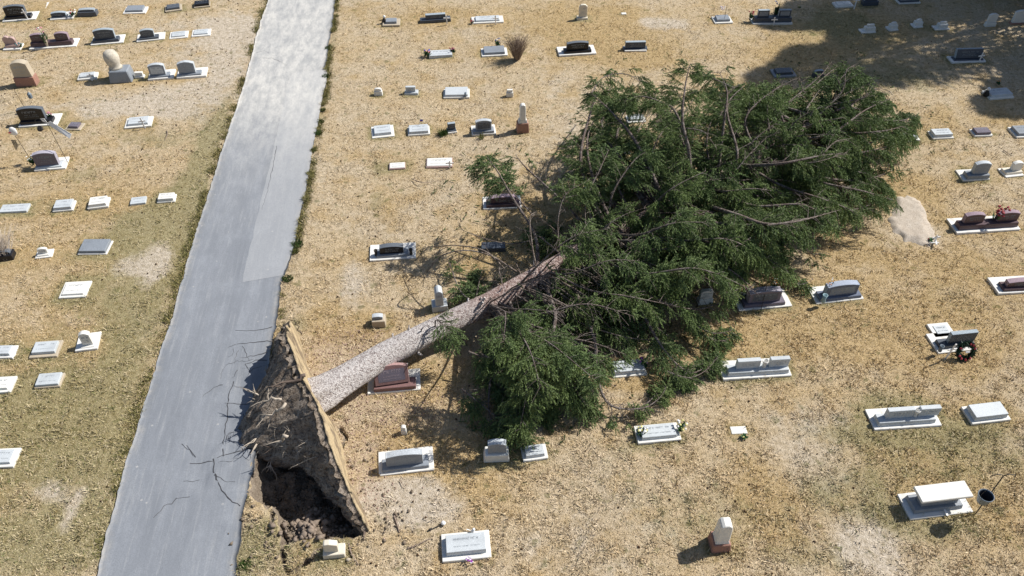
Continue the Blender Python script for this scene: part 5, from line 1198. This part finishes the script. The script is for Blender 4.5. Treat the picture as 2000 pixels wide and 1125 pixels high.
# ------------------------------------------------------------------ stuff: clods, chips, cones, grass
def in_frame(X, Y, m=60):
    d = Y*CP+CAMH*SP; px = 1000+FPX*X/d; py = 562.5-FPX*(Y*SP-CAMH*CP)/d
    return (px > -m) & (px < 2000+m) & (py > -m) & (py < 1125+m)
def scatter_px(n, g):
    """about even per picture area"""
    x = g.uniform(-60, 2060, n); y = g.uniform(-50, 1190, n); return Pn(x, y)
def off_things(X, Y, m=0.0):
    ok = (X < roadL(Y)-.02) | (X > roadR(Y)+.03)
    ok &= poly_sd(X, Y, PITW) < -.06
    for cx, cy, yw, hw, hd in PADS:
        dx, dy = X-cx, Y-cy; a = dx*cos(yw)+dy*sin(yw); b = -dx*sin(yw)+dy*cos(yw); e_ = (fbm(X*5, Y*5, 2, 66)-.45)*.10; ok &= ~((np.abs(a) < hw+m-e_) & (np.abs(b) < hd+m-e_))
    ok &= poly_sd(X, Y, gw) < 0.0
    return ok
def gz(X, Y):
    z, s = pit_depth(X, Y); return z+(fbm(X*.5+9, Y*.5, 3, 51)-.5)*.10-.02
def blades(name, X, Y, hmin, hmax, wmin, wmax, mat, g, lie=.9):
    n = len(X); z = gz(X, Y); b = np.stack([X, Y, z], 1)
    d = g.normal(size=(n, 3))*[lie, lie, 0]; d[:, 2] = g.uniform(.25, 1.0, n); d = unit(d)*(g.uniform(hmin, hmax, n)*(.45+1.5*np.clip((fbm(X*3.3, Y*3.3, 2, 44)-.38)*2.6, 0, 1)))[:, None]
    a = g.uniform(0, 2*pi, n); s = np.stack([np.cos(a), np.sin(a), a*0], 1)*g.uniform(wmin, wmax, n)[:, None]
    V = np.stack([b-s, b+s, b+d], 1).reshape(-1, 3); me = np_mesh(name, V, np.arange(3*n).reshape(-1, 3))
    put_zones(me, np.repeat(X, 3), np.repeat(Y, 3)); attr(me, 'rnd', np.repeat(g.uniform(0, 1, n), 3)); return link(name, me, mat)
def blade_mat():
    m = NT('dry_grass_blades'); p = m.pos(); col = lawn_colour(m, p); r = m.attr('rnd')
    col = m.mix(m.ramp(r, [(.0, .6), (.2, .0)]), col, (.26, .185, .085)); col = m.mix(m.ramp(r, [(.62, .0), (1.0, .8)]), col, (.74, .62, .43))
    col = m.mix(m.math('MULTIPLY', m.ramp(m.math('FRACT', m.math('MULTIPLY', r, 7.0)), [(.86, .0), (.9, .8)]), m.ramp(m.attr('olive'), [(.0, .15), (.6, 1.0)])), col, (.10, .13, .035))
    return m.done(col, .9, .15)
g = np.random.default_rng(3)
X, Y = scatter_px(560000, g); k = off_things(X, Y); X, Y = X[k], Y[k]
bare = zone(ZB, X, Y); den = fbm(X*1.8, Y*1.8, 3, 91); keep = g.random(len(X)) < np.clip(1.1-bare*.75-(den-.5)*-1.2, .12, 1); X, Y = X[keep], Y[keep]
tag(blades('dry_grass', X, Y, .04, .12, .008, .020, blade_mat(), g), 'short dry straw coloured grass covering the cemetery lawn', 'grass', kind='stuff')
# greener fringe along the asphalt
yy = g.uniform(8.5, 44, 26000); sd2 = g.random(26000) < .45; xx = np.where(sd2, roadL(yy)-.02-np.abs(g.normal(0, .16, 26000)), roadR(yy)+.03+np.abs(g.normal(0, .12, 26000)))
kk = (poly_sd(xx, yy, PITW) < -.1) & (fbm(yy*1.1, xx*.2+sd2*9, 3, 14) > .44) & ((yy > 12) | sd2); xx, yy = xx[kk], yy[kk]
m = NT('edge_grass_blades'); r = m.attr('rnd'); EG = m.done(m.mix(r, (.10, .11, .035), (.33, .28, .12)), .9, .15)
tag(blades('edge_grass', xx, yy, .05, .15, .008, .02, EG, g, .6), 'greener grass fringe growing along both edges of the road', 'grass', kind='stuff')
def lumps(name, X, Y, Z, size, mat, flat=.6, seed=1):
    g = np.random.default_rng(seed); base = np.array([(1, .2, .3), (0, 1, -.2), (-1, 0, .3), (-.2, -1, 0), (.2, 0, 1), (0, 0, -1)], float)
    F0 = np.array([(0, 1, 4), (1, 2, 4), (2, 3, 4), (3, 0, 4), (1, 0, 5), (2, 1, 5), (3, 2, 5), (0, 3, 5)]); n = len(X)
    sc = size[:, None, None]*g.uniform(.55, 1.3, (n, 6, 3)); V = base[None]*sc; V[:, :, 2] *= flat; a = g.uniform(0, 6.28, n); ca, sa = np.cos(a)[:, None], np.sin(a)[:, None]
    x = V[:, :, 0]*ca-V[:, :, 1]*sa; y = V[:, :, 0]*sa+V[:, :, 1]*ca; V = np.stack([x+X[:, None], y+Y[:, None], V[:, :, 2]+Z[:, None]], 2)
    F = (F0[None]+np.arange(n)[:, None, None]*6).reshape(-1, 3); return link(name, np_mesh(name, V.reshape(-1, 3), F), mat)
CLOD = plain('soil_clod', (.20, .16, .12), .95, .1, .3, 6)
xx = g.uniform(-8.6, -3.0, 9000); yy = g.uniform(9.2, 18.4, 9000); d = poly_sd(xx, yy, PITW); k = (d > .1) | ((d > -.5) & (g.random(9000) < .06) & (yy < 12.5)); k &= (xx > roadR(yy)+.02); xx, yy = xx[k], yy[k]; zz, _ = pit_depth(xx, yy)
tag(lumps('soil_clods', xx, yy, zz, g.uniform(.012, .09, len(xx))*g.uniform(.3, 1.2, len(xx)), CLOD, .7), 'loose brown soil clods filling and rimming the root hole', 'soil', kind='stuff')
cx, cy = _w(606, 1022); xx = g.normal(cx, .42, 230); yy = g.normal(cy, .30, 230); zz, _ = pit_depth(xx, yy)
tag(lumps('clod_heap', xx, yy, zz+.06, g.uniform(.02, .14, 230)*g.uniform(.3, 1.2, 230), plain('pale_clod', (.25, .20, .16), .95, .1, .3, 4), .8, 4), 'heap of paler crumbled clods at the near end of the root hole', 'soil', kind='stuff')
X, Y = scatter_px(9000, g); w_ = np.exp(-((X+18)/9)**2-((Y-36)/9)**2)*1.0+.06+.6*np.exp(-((X-1)/8)**2-((Y-24)/8)**2)*.6; k = off_things(X, Y) & (g.random(len(X)) < w_); X, Y = X[k], Y[k]
tag(lumps('pine_cones', X, Y, gz(X, Y)+.02, g.uniform(.018, .045, len(X)), plain('cone_brown', (.085, .05, .03), .9, .1, .3, 8), .7, 8), 'dark cones and twig bits strewn over the lawn', 'cones', kind='stuff')
X, Y = scatter_px(60000, g); k = off_things(X, Y) & (g.random(len(X)) < zone(CHIP, X, Y)*.8); X, Y = X[k], Y[k]
tag(lumps('bark_chips', X, Y, gz(X, Y)+.02, g.uniform(.012, .035, len(X)), plain('bark_chip', (.42, .30, .25), .9, .1, .35, 12), .25, 9), 'reddish bark chips shed around the fallen trunk', 'bark chips', kind='stuff')
xx = np.concatenate([g.normal(_w(770, 1020)[0], .35, 60), g.normal(_w(720, 930)[0], .5, 60), g.normal(_w(520, 1060)[0], .4, 60)]); yy = np.concatenate([g.normal(_w(770, 1020)[1], .35, 60), g.normal(_w(720, 930)[1], .9, 60), g.normal(_w(520, 1060)[1], .5, 60)]); tag(lumps('thrown_clods', xx, yy, gz(xx, yy)+.03, g.uniform(.02, .10, 180)*g.random(180), CLOD, .6, 12), 'dark thrown clods on bare ground right of the root plate', 'soil', kind='stuff')

n_ = 2600; x = g.uniform(820, 1850, n_); y = g.uniform(100, 930, n_); ok = np.array([any(inside(a+dx, b+dy) for dx, dy in ((55, 0), (-55, 0), (0, 45), (0, -45), (25, 25))) for a, b in zip(x, y)]); X, Y = Pn(x[ok], y[ok]); k = off_things(X, Y) & (g.random(len(X)) < .5); X, Y = X[k], Y[k]; n_ = len(X); a = g.uniform(0, 6.28, n_)
V, T = sprigs(np.stack([X, Y, gz(X, Y)+.08], 1), np.stack([np.cos(a), np.sin(a), a*0+.05], 1), g.uniform(.06, .26, n_), 5); V[:, 2] = np.maximum(V[:, 2], .015)
me = np_mesh('twig_litter', V, np.arange(len(V)).reshape(-1, 3)); attr(me, 'tint', T*.6); tag(link('twig_litter', me, NEEDLE), 'small green twigs and needle litter shaken onto the grass around the crown', 'twigs', kind='stuff')
# ------------------------------------------------------------------ standing trees beyond the right edge (their shade falls into the picture)
def standing(lab, x, y, H, R, seed, lo=.12, n=9000):
    g = np.random.default_rng(seed); r = empty('standing_spruce', (x, y, 0), 0, lab, 'tree', 'standing spruces at the cemetery edge')
    MB().tube([(0, 0, -.1), (0, .05, H*.4), (.1, 0, H*.97)], [.32, .2, .02], 10).build('trunk', LIMB, r)
    z = lo+(1-lo)*g.random(n)**1.15; rr = R*(1-z)**.75*(.35+.65*np.sqrt(g.random(n)))+.1; a = g.uniform(0, 2*pi, n); rr *= 1+.25*np.sin(a*5+z*40)
    b = np.stack([rr*np.cos(a), rr*np.sin(a), z*H-rr*.25], 1); d = np.stack([np.cos(a), np.sin(a), g.uniform(-.9, .2, n)], 1)
    V, T = sprigs(b, unit(d), g.uniform(.35, .8, n), seed); V = V.reshape(-1, 3, 3); c = V.mean(1, keepdims=True); V = c+(V-c)*3.0
    me = np_mesh('foliage', V.reshape(-1, 3), np.arange(len(V)*3).reshape(-1, 3)); attr(me, 'tint', T); link('foliage', me, NEEDLE, r)
standing('tallest spruce standing outside the right edge', 33.5, 43.0, 25.0, 6.2, 41, n=10500)
standing('spruce standing outside the top right corner, beyond the tallest', 30.0, 46.5, 19.0, 4.6, 42, n=8500)
standing('broad spruce standing nearest the camera of the three', 33.5, 36.8, 14.0, 5.0, 43, n=8500)
